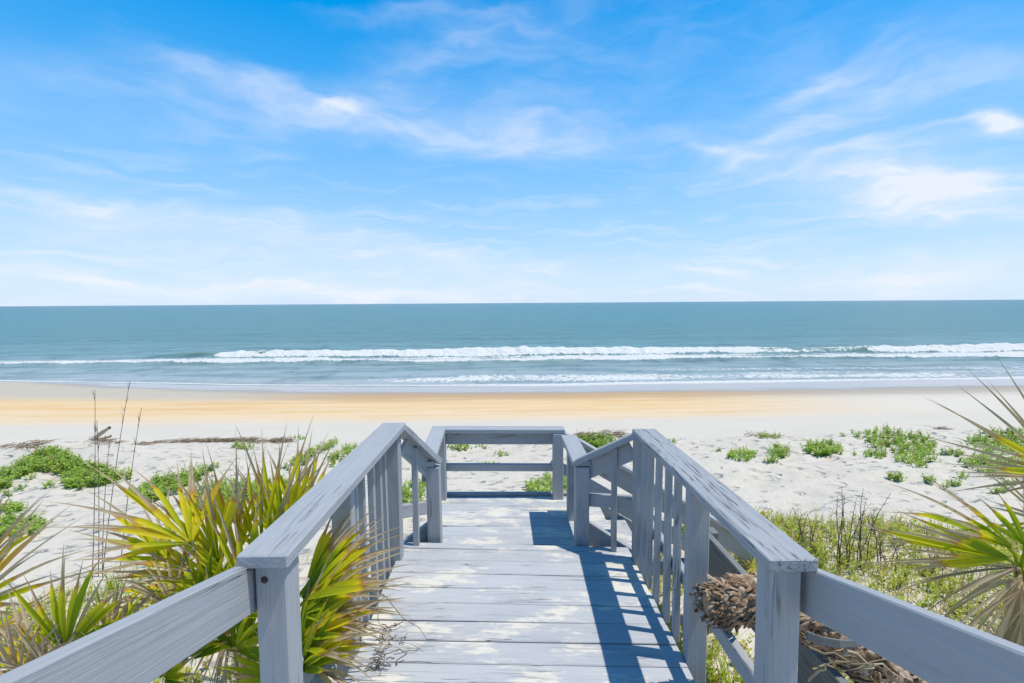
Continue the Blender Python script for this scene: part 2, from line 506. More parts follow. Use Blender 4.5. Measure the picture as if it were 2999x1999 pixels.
# water gets deeper and bluer outward; sand stirred up in the surf makes it greyer and greener; sky reflection is painted into the pale blue-grey shallows
ld = T.math('MULTIPLY', T.math('LOGARITHM', Y_, 10.0), 0.25)
n_w = T.noise(T.mapping(Z0, scale=(0.012, 0.05, 1)), 1.0, 4.0, 0.6)
n_w2 = T.noise(T.mapping(Z0, scale=(0.10, 0.55, 1)), 1.0, 4.0, 0.6)
ldn = T.math('ADD', ld, T.math('MULTIPLY', T.math('SUBTRACT', n_w, 0.5), 0.06))
col = T.ramp(ldn, [(0.368, (0.37, 0.38, 0.37)), (0.40, (0.27, 0.36, 0.365)), (0.428, (0.15, 0.30, 0.315)), (0.47, (0.050, 0.205, 0.21)),
                   (0.55, (0.020, 0.185, 0.197)), (0.70, (0.006, 0.16, 0.18)), (0.90, (0.002, 0.135, 0.165))])
col = T.mix(T.math('MULTIPLY', T.smooth(n_w2, 0.42, 0.70), 0.6), col, (0.045, 0.12, 0.115))
n_w3 = T.noise(T.mapping(Z0, scale=(0.42, 0.30, 1)), 1.0, 5.0, 0.7)
col = T.mix(T.math('MULTIPLY', T.smooth(n_w3, 0.48, 0.66), 0.45), col, (0.03, 0.105, 0.115))
# the standing face of the swell shows green
zs = T.smooth(sp.outputs[2], 0.22, 0.55)
col = T.mix(T.math('MULTIPLY', zs, T.math('MULTIPLY', 0.6, T.math('LESS_THAN', Y_, 52.0))), col, (0.16, 0.24, 0.09))
wv = T.noise(T.mapping(Z0, scale=(1.0, 2.1, 1)), 0.8, 6.0, 0.62)
wv2 = T.noise(T.mapping(Z0, scale=(0.35, 1.0, 1)), 0.22, 5.0, 0.6)
hh = T.math('ADD', T.math('MULTIPLY', wv, 0.42), T.math('MULTIPLY', wv2, 1.1))
calm = T.smooth(Y_, 33.0, 46.0)
hh = T.math('MULTIPLY', hh, T.math('ADD', 0.10, T.math('MULTIPLY', calm, 0.9)))
bw = T.n('ShaderNodeBump', {'Height': hh, 'Strength': 0.85, 'Distance': 1.0})
water = T.n('ShaderNodeBsdfPrincipled', {'Base Color': col, 'Roughness': 0.22, 'Specular IOR Level': 0.15, 'IOR': 1.33, 'Normal': bw})
# foam
fw = T.vmath('ADD', T.mapping(Z0, scale=(1.5, 1.15, 1)), T.vmath('SCALE', T.noise(Z0, 0.7, 2.0, out=1))).outputs[0]
n1 = T.noise(fw, 1.3, 7.0, 0.68)
vo = T.n('ShaderNodeTexVoronoi', {'Vector': fw, 'Scale': 1.6}, feature='DISTANCE_TO_EDGE').outputs[0]
lacy = T.math('ADD', T.math('MULTIPLY', n1, 0.75), T.math('MULTIPLY', T.math('SUBTRACT', 0.35, vo), 0.55))
thr = T.math('SUBTRACT', 1.0, fa)
fm = T.smooth(T.math('SUBTRACT', T.math('ADD', lacy, 0.12), thr), -0.02, 0.16)
fm = T.math('MULTIPLY', fm, T.smooth(fa, 0.10, 0.30))
bf = T.n('ShaderNodeBump', {'Height': T.noise(Z0, 2.5, 5.0, 0.65), 'Strength': 0.9, 'Distance': 0.35})
foam_b = T.n('ShaderNodeBsdfPrincipled', {'Base Color': (0.74, 0.74, 0.71), 'Roughness': 0.85, 'Specular IOR Level': 0.1, 'Normal': bf})
mx = T.n('ShaderNodeMixShader', {0: fm, 1: water.outputs[0], 2: foam_b.outputs[0]})
T.t.links.new(mx.outputs[0], out.inputs[0])
sea = link('sea', mesh_from('sea', np.stack([SX, SY, SZ], -1).reshape(-1, 3), grid_faces(*SX.shape), m_sea, True, {'foam': foam.ravel()}))
tag(sea, 'teal ocean with a white breaking wave and foam lines reaching to the horizon', 'sea', kind='structure')


# ------------------------------------------------------------------ painted wood
def wood_mat(name, paint=(0.365, 0.378, 0.392), crack=0.5, worn=0.0, raw=(0.62, 0.60, 0.55), dark=(0.09, 0.09, 0.10)):
    m, T, out = new_mat(name)
    tc = T.n('ShaderNodeTexCoord').outputs['Object']
    info = T.n('ShaderNodeObjectInfo')
    rnd = info.outputs['Random']
    wp = T.n('ShaderNodeNewGeometry').outputs['Position']
    off = T.n('ShaderNodeCombineXYZ', {0: T.math('MULTIPLY', rnd, 37.0), 1: T.math('MULTIPLY', rnd, 11.0), 2: T.math('MULTIPLY', rnd, 5.0)}).outputs[0]
    v = T.vmath('ADD', tc, off).outputs[0]
    wob = T.vmath('SCALE', T.noise(T.mapping(v, scale=(1.6, 6, 6)), 1.0, 2.0, out=1))
    T.set(wob, 3, 0.05)
    v2 = T.vmath('ADD', v, T.vmath('MULTIPLY', wob, (0, 0.6, 0.6))).outputs[0]
    grain = T.noise(T.mapping(v2, scale=(2.2, 90, 90)), 1.0, 4.0, 0.6)
    lines = T.noise(T.mapping(v2, scale=(1.5, 55, 55)), 1.0, 2.0, 0.5)
    crk = T.math('SUBTRACT', 1.0, T.smooth(T.math('ABSOLUTE', T.math('SUBTRACT', lines, 0.5)), 0.0, 0.018))
    where = T.smooth(T.noise(T.mapping(v2, scale=(1.3, 9, 9)), 1.0, 3.0), 0.60 - 0.22 * crack, 0.70 - 0.16 * crack)
    crk = T.math('MULTIPLY', crk, where)
    big = T.noise(T.mapping(v, scale=(1.5, 4, 4)), 2.0, 4.0, 0.6)
    tint = T.math('ADD', 0.90, T.math('ADD', T.math('MULTIPLY', rnd, 0.12), T.math('MULTIPLY', big, 0.12)))
    c = T.vmath('SCALE', paint)
    T.set(c, 3, tint)
    c = T.mix(T.math('MULTIPLY', T.smooth(grain, 0.52, 0.70), 0.26), c.outputs[0], (paint[0] * 1.35, paint[1] * 1.28, paint[2] * 1.15))
    # specks where paint has flaked
    chips = T.smooth(T.noise(T.mapping(v2, scale=(7, 34, 34)), 1.0, 5.0, 0.7), 0.70, 0.74)
    c = T.mix(T.math('MULTIPLY', chips, 0.7), c, raw)
    c = T.mix(T.math('MULTIPLY', T.smooth(grain, 0.46, 0.30), 0.18), c, (paint[0] * .62, paint[1] * .62, paint[2] * .66))
    if worn > 0:
        wa = T.noise(T.mapping(wp, scale=(1.7, 3.4, 1.0)), 1.35, 6.0, 0.66)
        wb = T.noise(T.mapping(wp, scale=(3.5, 26, 1.0)), 1.5, 4.0, 0.7)
        wm = T.math('ADD', wa, T.math('MULTIPLY', T.math('SUBTRACT', wb, 0.5), 0.30))
        wm = T.smooth(wm, 0.60 - 0.10 * worn, 0.66 - 0.08 * worn)
        c = T.mix(T.math('MULTIPLY', wm, 0.92), c, raw)
        haze = T.smooth(T.noise(T.mapping(wp, scale=(2, 9, 1)), 2.4, 6.0, 0.75), 0.46, 0.66)
        c = T.mix(T.math('MULTIPLY', haze, 0.20), c, (raw[0] * .9, raw[1] * .92, raw[2]))
    kn = T.n('ShaderNodeTexVoronoi', {'Vector': T.mapping(v, scale=(2.3, 9, 9)), 'Scale': 1.0}).outputs[0]
    c = T.mix(T.math('MULTIPLY', T.smooth(kn, 0.11, 0.04), 0.5), c, (paint[0] * .45, paint[1] * .42, paint[2] * .40))
    st = T.smooth(T.noise(T.mapping(v, scale=(2.0, 7, 7)), 2.2, 5.0, 0.7), 0.50, 0.72)
    c = T.mix(T.math('MULTIPLY', st, 0.30), c, (paint[0] * .74, paint[1] * .72, paint[2] * .76))
    c = T.mix(T.math('MULTIPLY', crk, 0.85), c, dark)
    hgt = T.math('SUBTRACT', T.math('MULTIPLY', grain, 0.0030), T.math('MULTIPLY', crk, 0.004))
    b = T.n('ShaderNodeBump', {'Height': hgt, 'Strength': 0.8, 'Distance': 1.0})
    p = T.n('ShaderNodeBsdfPrincipled', {'Base Color': c, 'Roughness': 0.62, 'Specular IOR Level': 0.30, 'Normal': b})
    T.t.links.new(p.outputs[0], out.inputs[0])
    return m


M_RAIL = wood_mat('painted_rail', crack=0.3)
M_CAP = wood_mat('painted_cap', crack=0.25)
M_CAPR = wood_mat('cracked_cap', crack=1.15)
M_DECK = wood_mat('worn_deck_paint', paint=(0.435, 0.455, 0.48), crack=0.5, worn=1.1, raw=(0.69, 0.655, 0.57))
M_OLD = wood_mat('weathered_wood', paint=(0.20, 0.21, 0.205), crack=0.9, raw=(0.34, 0.33, 0.30))

_box_cache = {}


def box_mesh(l, w, t, b, mat, jit=0):
    key = (round(l, 3), round(w, 4), round(t, 4), round(b, 4), mat.name, jit)
    if key in _box_cache:
        return _box_cache[key]
    hx, hy, hz = l / 2, w / 2, t / 2
    vs, fs = [], []
    idx = {}
    for sx in (-1, 1):
        for sy in (-1, 1):
            for sz in (-1, 1):
                for ax in range(3):
                    p = [sx * (hx - b), sy * (hy - b), sz * (hz - b)]
                    p[ax] = (sx * hx, sy * hy, sz * hz)[ax]
                    idx[(sx, sy, sz, ax)] = len(vs)
                    vs.append(p)
    S = (-1, 1)

    def quad(ks, nrm):
        a, b_, c = (Vector(vs[ks[0]]), Vector(vs[ks[1]]), Vector(vs[ks[2]]))
        if (b_ - a).cross(c - a).dot(Vector(nrm)) < 0:
            ks = ks[::-1]
        fs.append(ks)
    for ax in range(3):
        o1, o2 = [i for i in range(3) if i != ax]
        for s in S:
            ks = []
            for a, c in ((-1, -1), (1, -1), (1, 1), (-1, 1)):
                sg = [0, 0, 0]
                sg[ax], sg[o1], sg[o2] = s, a, c
                ks.append(idx[(*sg, ax)])
            nrm = [0, 0, 0]
            nrm[ax] = s
            quad(ks, nrm)
        for a in S:
            for c in S:
                ks = []
                for s in S:
                    sg = [0, 0, 0]
                    sg[ax], sg[o1], sg[o2] = s, a, c
                    ks.append((idx[(*sg, o1)], idx[(*sg, o2)]))
                nrm = [0, 0, 0]
                nrm[o1], nrm[o2] = a, c
                quad([ks[0][0], ks[0][1], ks[1][1], ks[1][0]], nrm)
    for sx in S:
        for sy in S:
            for sz in S:
                quad([idx[(sx, sy, sz, 0)], idx[(sx, sy, sz, 1)], idx[(sx, sy, sz, 2)]], (sx, sy, sz))
    me = mesh_from('board', vs, fs, mat)
    _box_cache[key] = me
    return me


BW = empty('beach_boardwalk', (0.065, 2.2, CZ - 2.2))
tag(BW, 'grey-blue painted wooden beach boardwalk with railings stepping down over the dune', 'boardwalk')


def board(name, p0, p1, w, t, mat, up=(0, 0, 1), parent=BW, bevel=0.004, roll=0.0):
    """plank from p0 to p1 (camera-relative heights); w across, t along 'up'"""
    a = Vector((p0[0], p0[1], p0[2] + CZ))
    b = Vector((p1[0], p1[1], p1[2] + CZ))
    x = (b - a).normalized()
    u = Vector(up)
    y = u.cross(x).normalized()
    z = x.cross(y)
    R = Matrix((x, y, z)).transposed()
    if roll:
        R = R @ Matrix.Rotation(roll, 3, 'X')
    o = link(name, box_mesh((b - a).length, w, t, bevel, mat), parent)
    pl = Vector(parent.location) if parent else Vector()
    o.matrix_local = Matrix.Translation((a + b) / 2 - pl) @ R.to_4x4()
    WORLD_M[o.name] = Matrix.Translation((a + b) / 2) @ R.to_4x4()
    return o


WORLD_M = {}
XL, XR = -0.668, 0.803                     # deck ends
TILT = -0.034                             # the deck leans a little to the right


def dz(x):
    return -1.560 + TILT * (x - 0.06)


# deck planks, upper landing
y = 1.20
k = 0
while y < 3.10:
    wd = 0.139
    if y + wd > 3.14:
        wd = 3.14 - y
    j = random.uniform(-0.0022, 0.0022)
    s = random.uniform(-0.004, 0.004)
    o = board('deck_plank', (XL + random.uniform(-.008, .004), y + wd / 2 + s, dz(XL) - .019 + j), (XR - .018 + random.uniform(-.003, .003), y + wd / 2 - s, dz(XR) - .019 - j), wd - 0.001, 0.038, M_DECK,
              roll=random.uniform(-.008, .008))
    y += 0.139 + random.choice([0.003, 0.004, 0.007, 0.008])
# rim under the landing's far edge and joists
board('rim_joist', (XL, 3.118, dz(XL) - .11), (XR, 3.118, dz(XR) - .11), 0.036, 0.14, M_RAIL)
for x in (XL + .03, 0.06, XR - .03):
    board('joist', (x, 1.2, dz(x) - .112), (x, 3.095, dz(x) - .112), 0.038, 0.14, M_OLD)
# steps that climb from the landing towards the house
for i in range(5):
    zz = -1.525 + 0.115 * (i + 1)
    yy = 1.02 - 0.37 * i
    for q in range(2):
        board('stair_tread', (XL + .02, yy + .085 - q * .17, zz - .019), (XR - .02, yy + .085 - q * .17, zz - .019), 0.155, 0.038, M_DECK)
for x in (XL - .002, XR + .002):
    board('stair_stringer', (x, 1.25, -1.60), (x, -0.75, -1.02), 0.036, 0.20, M_RAIL)

# lower platform
LZ = -1.635
y = 3.16
while y < 4.14:
    wd = 0.139 if y + 0.139 < 4.17 else 4.17 - y
    j = random.uniform(-0.002, 0.002)
    s = random.uniform(-0.004, 0.004)
    board('deck_plank', (-0.60, y + wd / 2 + s, LZ - .019 + j), (0.56, y + wd / 2 - s, LZ - .032 - j), wd - .001, 0.038, M_DECK, roll=random.uniform(-.008, .008))
    y += 0.139 + random.choice([0.003, 0.005, 0.008])
board('rim_joist', (-0.60, 4.19, LZ - .045), (0.56, 4.19, LZ - .058), 0.036, 0.14, M_RAIL)
for x in (-.57, .52):
    board('joist', (x, 3.16, LZ - .112), (x, 4.17, LZ - .112), 0.038, 0.14, M_OLD)

GZr = -2.35                                # posts run down into the sand


def post(x0, x1, y0, y1, ztop, zbot=GZr, lean=0.0):
    cx, cy = (x0 + x1) / 2, (y0 + y1) / 2
    return board('post', (cx, cy, zbot), (cx + lean, cy, ztop), y1 - y0, x1 - x0, M_RAIL, up=(1, 0, 0), bevel=0.005)


# tall posts of the landing
pl1 = post(-0.712, -0.623, 1.372, 1.461, -0.731)
pr1 = post(0.768, 0.857, 1.387, 1.476, -0.771)
pl2 = post(-0.745, -0.658, 2.08, 2.14, -0.740)
pr2 = post(0.788, 0.876, 2.08, 2.14, -0.788)
pl3 = post(-0.715, -0.632, 2.905, 2.99, -0.752)
pr3 = post(0.773, 0.859, 2.905, 2.99, -0.810)
# caps of the landing
board('cap_rail', (-0.677, 1.345, -0.710), (-0.674, 3.00, -0.736), 0.142, 0.038, M_CAP)
board('cap_rail', (0.814, 1.36, -0.750), (0.842, 3.00, -0.790), 0.142, 0.038, M_CAPR)
# fascia below the caps, outside the posts
board('rail_board', (-0.769, 1.465, -0.80), (-0.769, 2.99, -0.825), 0.038, 0.13, M_RAIL)
# mid rails
board('mid_rail', (-0.769, 1.39, -1.37), (-0.769, 2.99, -1.37), 0.038, 0.14, M_RAIL)
board('mid_rail', (0.842, 1.478, -1.290), (0.842, 2.079, -1.296), 0.034, 0.07, M_RAIL)
board('mid_rail', (0.842, 2.142, -1.297), (0.842, 2.904, -1.305), 0.034, 0.07, M_RAIL)
# balusters
for yb_ in (2.245, 2.36, 2.53, 2.68, 2.80):
    board('baluster', (-0.690 + random.uniform(-.003, .003), yb_, -1.60), (-0.697, yb_ + random.uniform(-.01, .01), -0.755), 0.032, 0.032, M_RAIL, up=(1, 0, 0), bevel=.003)
for yb_ in (2.272, 2.414, 2.577, 2.716, 2.83):
    board('baluster', (0.803 + random.uniform(-.002, .002), yb_, -1.615), (0.805 + random.uniform(-.002, .002), yb_ + random.uniform(-.012, .012), -0.80), 0.031, 0.031, M_RAIL, up=(1, 0, 0), bevel=.003)
# short splayed rails that drop to the lower platform
sl0, sl1 = (-0.65, 3.0, -0.742), (-0.475, 3.255, -1.035)
sr0, sr1 = (0.820, 3.0, -0.797), (0.487, 3.225, -1.035)


def lerp3(a, b, t):
    return tuple(a[i] + (b[i] - a[i]) * t for i in range(3))


board('cap_rail', sl0, sl1, 0.135, 0.036, M_CAP)
board('cap_rail', sr0, sr1, 0.135, 0.036, M_CAP)
for (a, b, dx) in ((sl0, sl1, 0), (sr0, sr1, 0)):
    p, q = lerp3(a, b, 0.10), lerp3(a, b, 0.97)
    board('rail_board', (p[0], p[1] + .02, p[2] - .092), (q[0], q[1] + .02, q[2] - .092), 0.03, 0.12, M_RAIL)
board('mid_rail', (-0.66, 3.02, -1.28), (-0.49, 3.25, -1.345), 0.03, 0.085, M_RAIL)
board('mid_rail', (0.80, 3.06, -1.255), (0.50, 3.23, -1.30), 0.03, 0.085, M_RAIL)
board('baluster', (-0.575, 3.105, -1.56), (-0.575, 3.105, -0.90), 0.03, 0.038, M_RAIL, up=(1, 0, 0), bevel=.003)
board('baluster', (0.683, 3.085, -1.59), (0.683, 3.085, -0.91), 0.03, 0.034, M_RAIL, up=(1, 0, 0), bevel=.003)
board('skirt_board', (0.53, 3.28, -1.53), (0.84, 3.17, -1.70), 0.036, 0.14, M_RAIL)
board('skirt_board', (-0.50, 3.30, -1.53), (-0.74, 3.17, -1.68), 0.036, 0.14, M_RAIL)
# lower platform posts and rails
post(-0.510, -0.422, 3.19, 3.275, -1.062, lean=-0.012)
post(0.450, 0.540, 3.16, 3.245, -1.063)
post(-0.578, -0.495, 4.075, 4.155, -1.072, lean=-.008)
post(0.392, 0.478, 4.075, 4.155, -1.085)
board('post', (0.490, 3.70, GZr), (0.490, 3.70, -1.06), 0.055, 0.058, M_RAIL, up=(1, 0, 0), bevel=.004)
board('cap_rail', (-0.525, 3.19, -1.040), (-0.562, 4.19, -1.052), 0.115, 0.036, M_CAP)
board('cap_rail', (0.490, 3.17, -1.040), (0.487, 3.80, -1.036), 0.12, 0.036, M_CAP)
board('cap_rail', (-0.503, 4.14, -1.053), (0.492, 4.14, -1.066), 0.125, 0.034, M_CAP)
board('rail_board', (-0.56, 4.176, -1.127), (0.46, 4.176, -1.14), 0.036, 0.115, M_RAIL)
board('mid_rail', (-0.56, 4.176, -1.385), (0.46, 4.176, -1.40), 0.036, 0.062, M_RAIL)
board('rail_board', (-0.545, 3.28, -1.125), (-0.600, 4.15, -1.13), 0.036, 0.13, M_RAIL)
board('rail_board', (0.536, 3.25, -1.19), (0.536, 3.80, -1.18), 0.034, 0.24, M_RAIL)
board('mid_rail', (0.537, 3.25, -1.41), (0.537, 3.80, -1.40), 0.034, 0.09, M_RAIL)
# side stairs going down to the sand on the right of the lower platform
SL = -0.60


def slope(x, z0, x0=0.50):
    return z0 + SL * (x - x0)


X0, X1 = 0.56, 2.0
board('stair_rail', (0.55, 3.78, slope(.55, -1.12)), (1.95, 3.78, slope(1.95, -1.12)), 0.036, 0.14, M_RAIL)
board('stair_cap', (0.56, 3.78, slope(.56, -1.025)), (1.97, 3.78, slope(1.97, -1.025)), 0.09, 0.03, M_CAP)
board('stair_rail', (0.56, 3.78, slope(.56, -1.36)), (1.75, 3.78, slope(1.75, -1.36)), 0.036, 0.085, M_RAIL)
board('stair_stringer', (0.58, 3.74, slope(.58, -1.71)), (1.75, 3.74, slope(1.75, -1.71)), 0.036, 0.18, M_RAIL)
board('stair_rail', (0.42, 4.36, slope(.42, -1.22)), (1.95, 4.36, slope(1.95, -1.22)), 0.036, 0.09, M_RAIL)
board('stair_cap', (0.50, 4.36, slope(.50, -1.145)), (1.97, 4.36, slope(1.97, -1.145)), 0.09, 0.03, M_CAP)
board('stair_rail', (0.40, 4.36, slope(.40, -1.47)), (1.75, 4.36, slope(1.75, -1.47)), 0.036, 0.085, M_RAIL)
board('stair_stringer', (0.58, 4.40, slope(.58, -1.71)), (1.75, 4.40, slope(1.75, -1.71)), 0.036, 0.18, M_RAIL)
for i in range(5):
    xx = 0.72 + .235 * i
    zz = slope(xx, -1.69)
    board('stair_tread', (xx, 3.76, zz), (xx, 4.38, zz), 0.22, 0.036, M_DECK)
for yy in (3.80, 4.335):
    board('post', (1.88, yy, -2.85), (1.88, yy, slope(1.88, -1.05)), 0.05, 0.085, M_RAIL, up=(1, 0, 0))
# sloping hand rails of the house steps
board('hand_rail', (0.896, 1.47, -0.872), (0.896, -0.62, -0.254), 0.036, 0.138, M_RAIL)
board('hand_rail', (-0.737, 1.455, -0.824), (-0.737, -0.62, -0.246), 0.036, 0.140, M_CAP)
for x in (-0.675, 0.81):
    board('post', (x, -0.60, -1.7), (x, -0.60, -0.15), .089, .089, M_RAIL, up=(1, 0, 0), bevel=.005)
# old grey joist outside the right railing, on its own short stilts
board('weathered_beam', (1.27, 1.60, -1.545), (1.25, 3.30, -1.552), 0.038, 0.23, M_OLD)
for yy in (1.72, 3.1):
    board('stilt', (1.32, yy, GZr), (1.32, yy, -1.46), .089, .05, M_OLD, up=(1, 0, 0))
    board('cross_tie', (0.80, yy + .07, -1.74), (1.34, yy + .07, -1.74), .038, .10, M_OLD)

# a bolt hole with a dark rusty bolt on the left post, bolts on the right one
m_bolt, T, out = new_mat('rusty_bolt')
p = T.n('ShaderNodeBsdfPrincipled', {'Base Color': T.mix(T.noise(T.n('ShaderNodeTexCoord').outputs['Object'], 200.0), (0.05, 0.045, 0.05), (0.16, 0.09, 0.06)), 'Roughness': 0.7, 'Metallic': 0.5})
T.t.links.new(p.outputs[0], out.inputs[0])


def lathe(prof, n=12):
    vs, fs = [], []
    for (r, z) in prof:
        for i in range(n):
            a = 2 * math.pi * i / n
            vs.append((r * math.cos(a), r * math.sin(a), z))
    for j in range(len(prof) - 1):
        for i in range(n):
            fs.append([j * n + i, j * n + (i + 1) % n, (j + 1) * n + (i + 1) % n, (j + 1) * n + i])
    fs.append([i for i in range(n)][::-1])
    fs.append([(len(prof) - 1) * n + i for i in range(n)])
    return vs, fs


me_bolt = mesh_from('bolt', *lathe([(.013, 0), (.013, .002), (.008, .0025), (.008, .007), (.006, .009)]), m_bolt)
for pst, (bx, by, bz) in ((pl1, (-0.684, 1.3715, -0.775)), (pr2, (0.824, 2.0795, -1.34)), (pl2, (-0.69, 2.0795, -1.42))):
    bo = link('bolt', me_bolt, pst)
    bo.parent = pst
    bo.matrix_parent_inverse = WORLD_M[pst.name].inverted()
    bo.matrix_basis = Matrix.Translation((bx, by, bz + CZ)) @ Matrix.Rotation(rad(90), 4, 'X') @ Matrix.Scale(0.8, 4)


# ------------------------------------------------------------------ foliage materials
def leaf_mat(name, stops, transl=0.45, rough=0.45, rnd_amt=0.25, spec=0.35):
    m, T, out = new_mat(name)
    a = T.n('ShaderNodeAttribute', attribute_name='age').outputs['Fac']
    c = T.ramp(a, stops)
    pos = T.n('ShaderNodeNewGeometry').outputs['Position']
    nz = T.noise(pos, 45.0, 3.0, 0.6)
    c = T.mix(T.math('MULTIPLY', nz, rnd_amt), c, T.vmath('MULTIPLY', c, (0.45, 0.5, 0.4)).outputs[0])
    p = T.n('ShaderNodeBsdfPrincipled', {'Base Color': c, 'Roughness': rough, 'Specular IOR Level': spec})
    tr = T.n('ShaderNodeBsdfTranslucent', {'Color': T.vmath('MULTIPLY', c, (1.3, 1.25, 0.6)).outputs[0]})
    mx = T.n('ShaderNodeMixShader', {0: transl, 1: p.outputs[0], 2: tr.outputs[0]})
    T.t.links.new(mx.outputs[0], out.inputs[0])
    return m


M_PALM = leaf_mat('palmetto_leaf', [(0.0, (0.12, 0.23, 0.010)), (0.20, (0.30, 0.41, 0.012)), (0.38, (0.58, 0.60, 0.018)), (0.58, (0.76, 0.64, 0.03)),
                                    (0.67, (0.58, 0.33, 0.07)), (0.76, (0.50, 0.36, 0.25)), (0.88, (0.57, 0.47, 0.36)), (1.0, (0.36, 0.29, 0.23))], 0.48, 0.55, 0.22, 0.2)
M_VINE = leaf_mat('beach_vine_leaf', [(0.0, (0.15, 0.28, 0.030)), (0.4, (0.30, 0.45, 0.055)), (0.75, (0.46, 0.56, 0.11)), (0.92, (0.62, 0.58, 0.14)), (1.0, (0.32, 0.22, 0.11))], 0.30, 0.45)
M_HERB = leaf_mat('herb_leaf', [(0.0, (0.17, 0.30, 0.025)), (0.35, (0.36, 0.48, 0.04)), (0.6, (0.55, 0.55, 0.07)), (0.75, (0.68, 0.55, 0.06)), (0.86, (0.44, 0.35, 0.20)), (1.0, (0.36, 0.28, 0.18))], 0.35, 0.5)
M_DRY = leaf_mat('dry_stalk', [(0.0, (0.10, 0.075, 0.055)), (0.5, (0.19, 0.145, 0.10)), (1.0, (0.33, 0.27, 0.19))], 0.1, 0.8)
M_STRAW = leaf_mat('straw', [(0.0, (0.25, 0.19, 0.11)), (0.5, (0.42, 0.34, 0.21)), (1.0, (0.56, 0.49, 0.36))], 0.2, 0.8)


def unit(v):
    v = np.asarray(v, float)
    return v / (np.linalg.norm(v) + 1e-9)


def blade(base, d, nrm, L, wmax, t0, age0, droop, rng, nt=10, join=0.0, curl=0.0):
    """one folded palm segment; returns verts, faces, age"""
    side = unit(np.cross(d, nrm))
    vs, ag = [], []
    dead_from = t0
    wig = rng.uniform(-.05, .05)
    for i in range(nt):
        t = i / (nt - 1)
        w = wmax * float(np.interp(t, [0, .15, .38, .62, .80, 1.0], [.30, .62, 1.0, .72, .34, .03]))
        if t > dead_from:
            w *= 0.60
        bend = max(0.0, t - dead_from)
        c = base + d * (L * t) + np.array([0, 0, -1.0]) * droop * L * t ** 2.4 + nrm * curl * L * t ** 2 + side * wig * L * bend * 2.0
        fold = nrm * w * 0.40
        vs += [c + side * w * 0.5 + fold, c - nrm * 0.0, c - side * w * 0.5 + fold]
        if t < dead_from - 0.10:
            a = age0 + 0.20 * t
        elif t < dead_from:
            a = max(age0 + 0.2 * t, 0.50)
        else:
            a = 0.74 + 0.24 * min(1, (t - dead_from) / 0.25) * rng.uniform(.4, 1)
        ag += [min(1, a)] * 3
    fs = []
    for i in range(nt - 1):
        k = i * 3
        fs += [[k, k + 1, k + 4, k + 3], [k + 1, k + 2, k + 5, k + 4]]
    return np.array(vs), np.array(fs), np.array(ag)


def tube(points, radii, n=5):
    pts = [np.asarray(p, float) for p in points]
    vs, fs = [], []
    for i, p in enumerate(pts):
        d = unit(pts[min(i + 1, len(pts) - 1)] - pts[max(i - 1, 0)])
        ref = np.array([0, 0, 1.0]) if abs(d[2]) < 0.9 else np.array([1.0, 0, 0])
        s = unit(np.cross(d, ref))
        t = np.cross(s, d)
        for k in range(n):
            a = 2 * math.pi * k / n
            vs.append(p + radii[i] * (math.cos(a) * s + math.sin(a) * t))
    for i in range(len(pts) - 1):
        for k in range(n):
            fs.append([i * n + k, i * n + (k + 1) % n, (i + 1) * n + (k + 1) % n, (i + 1) * n + k])
    return np.array(vs), np.array(fs)


class Acc:
    def __init__(self):
        self.v, self.f, self.a, self.k = [], [], [], 0

    def add(self, v, f, a):
        self.v.append(v)
        self.f.append(np.asarray(f) + self.k)
        self.a.append(np.broadcast_to(a, (len(v),)))
        self.k += len(v)

    def mesh(self, name, mat, smooth=False, origin=(0, 0, 0)):
        return mesh_from(name, np.concatenate(self.v) - np.asarray(origin), np.concatenate(self.f), mat, smooth, {'age': np.concatenate(self.a)})


CR, CU, CF = RN @ np.array([1, 0, 0.]), RN @ np.array([0, 1, 0.]), RN @ np.array([0, 0, -1.])


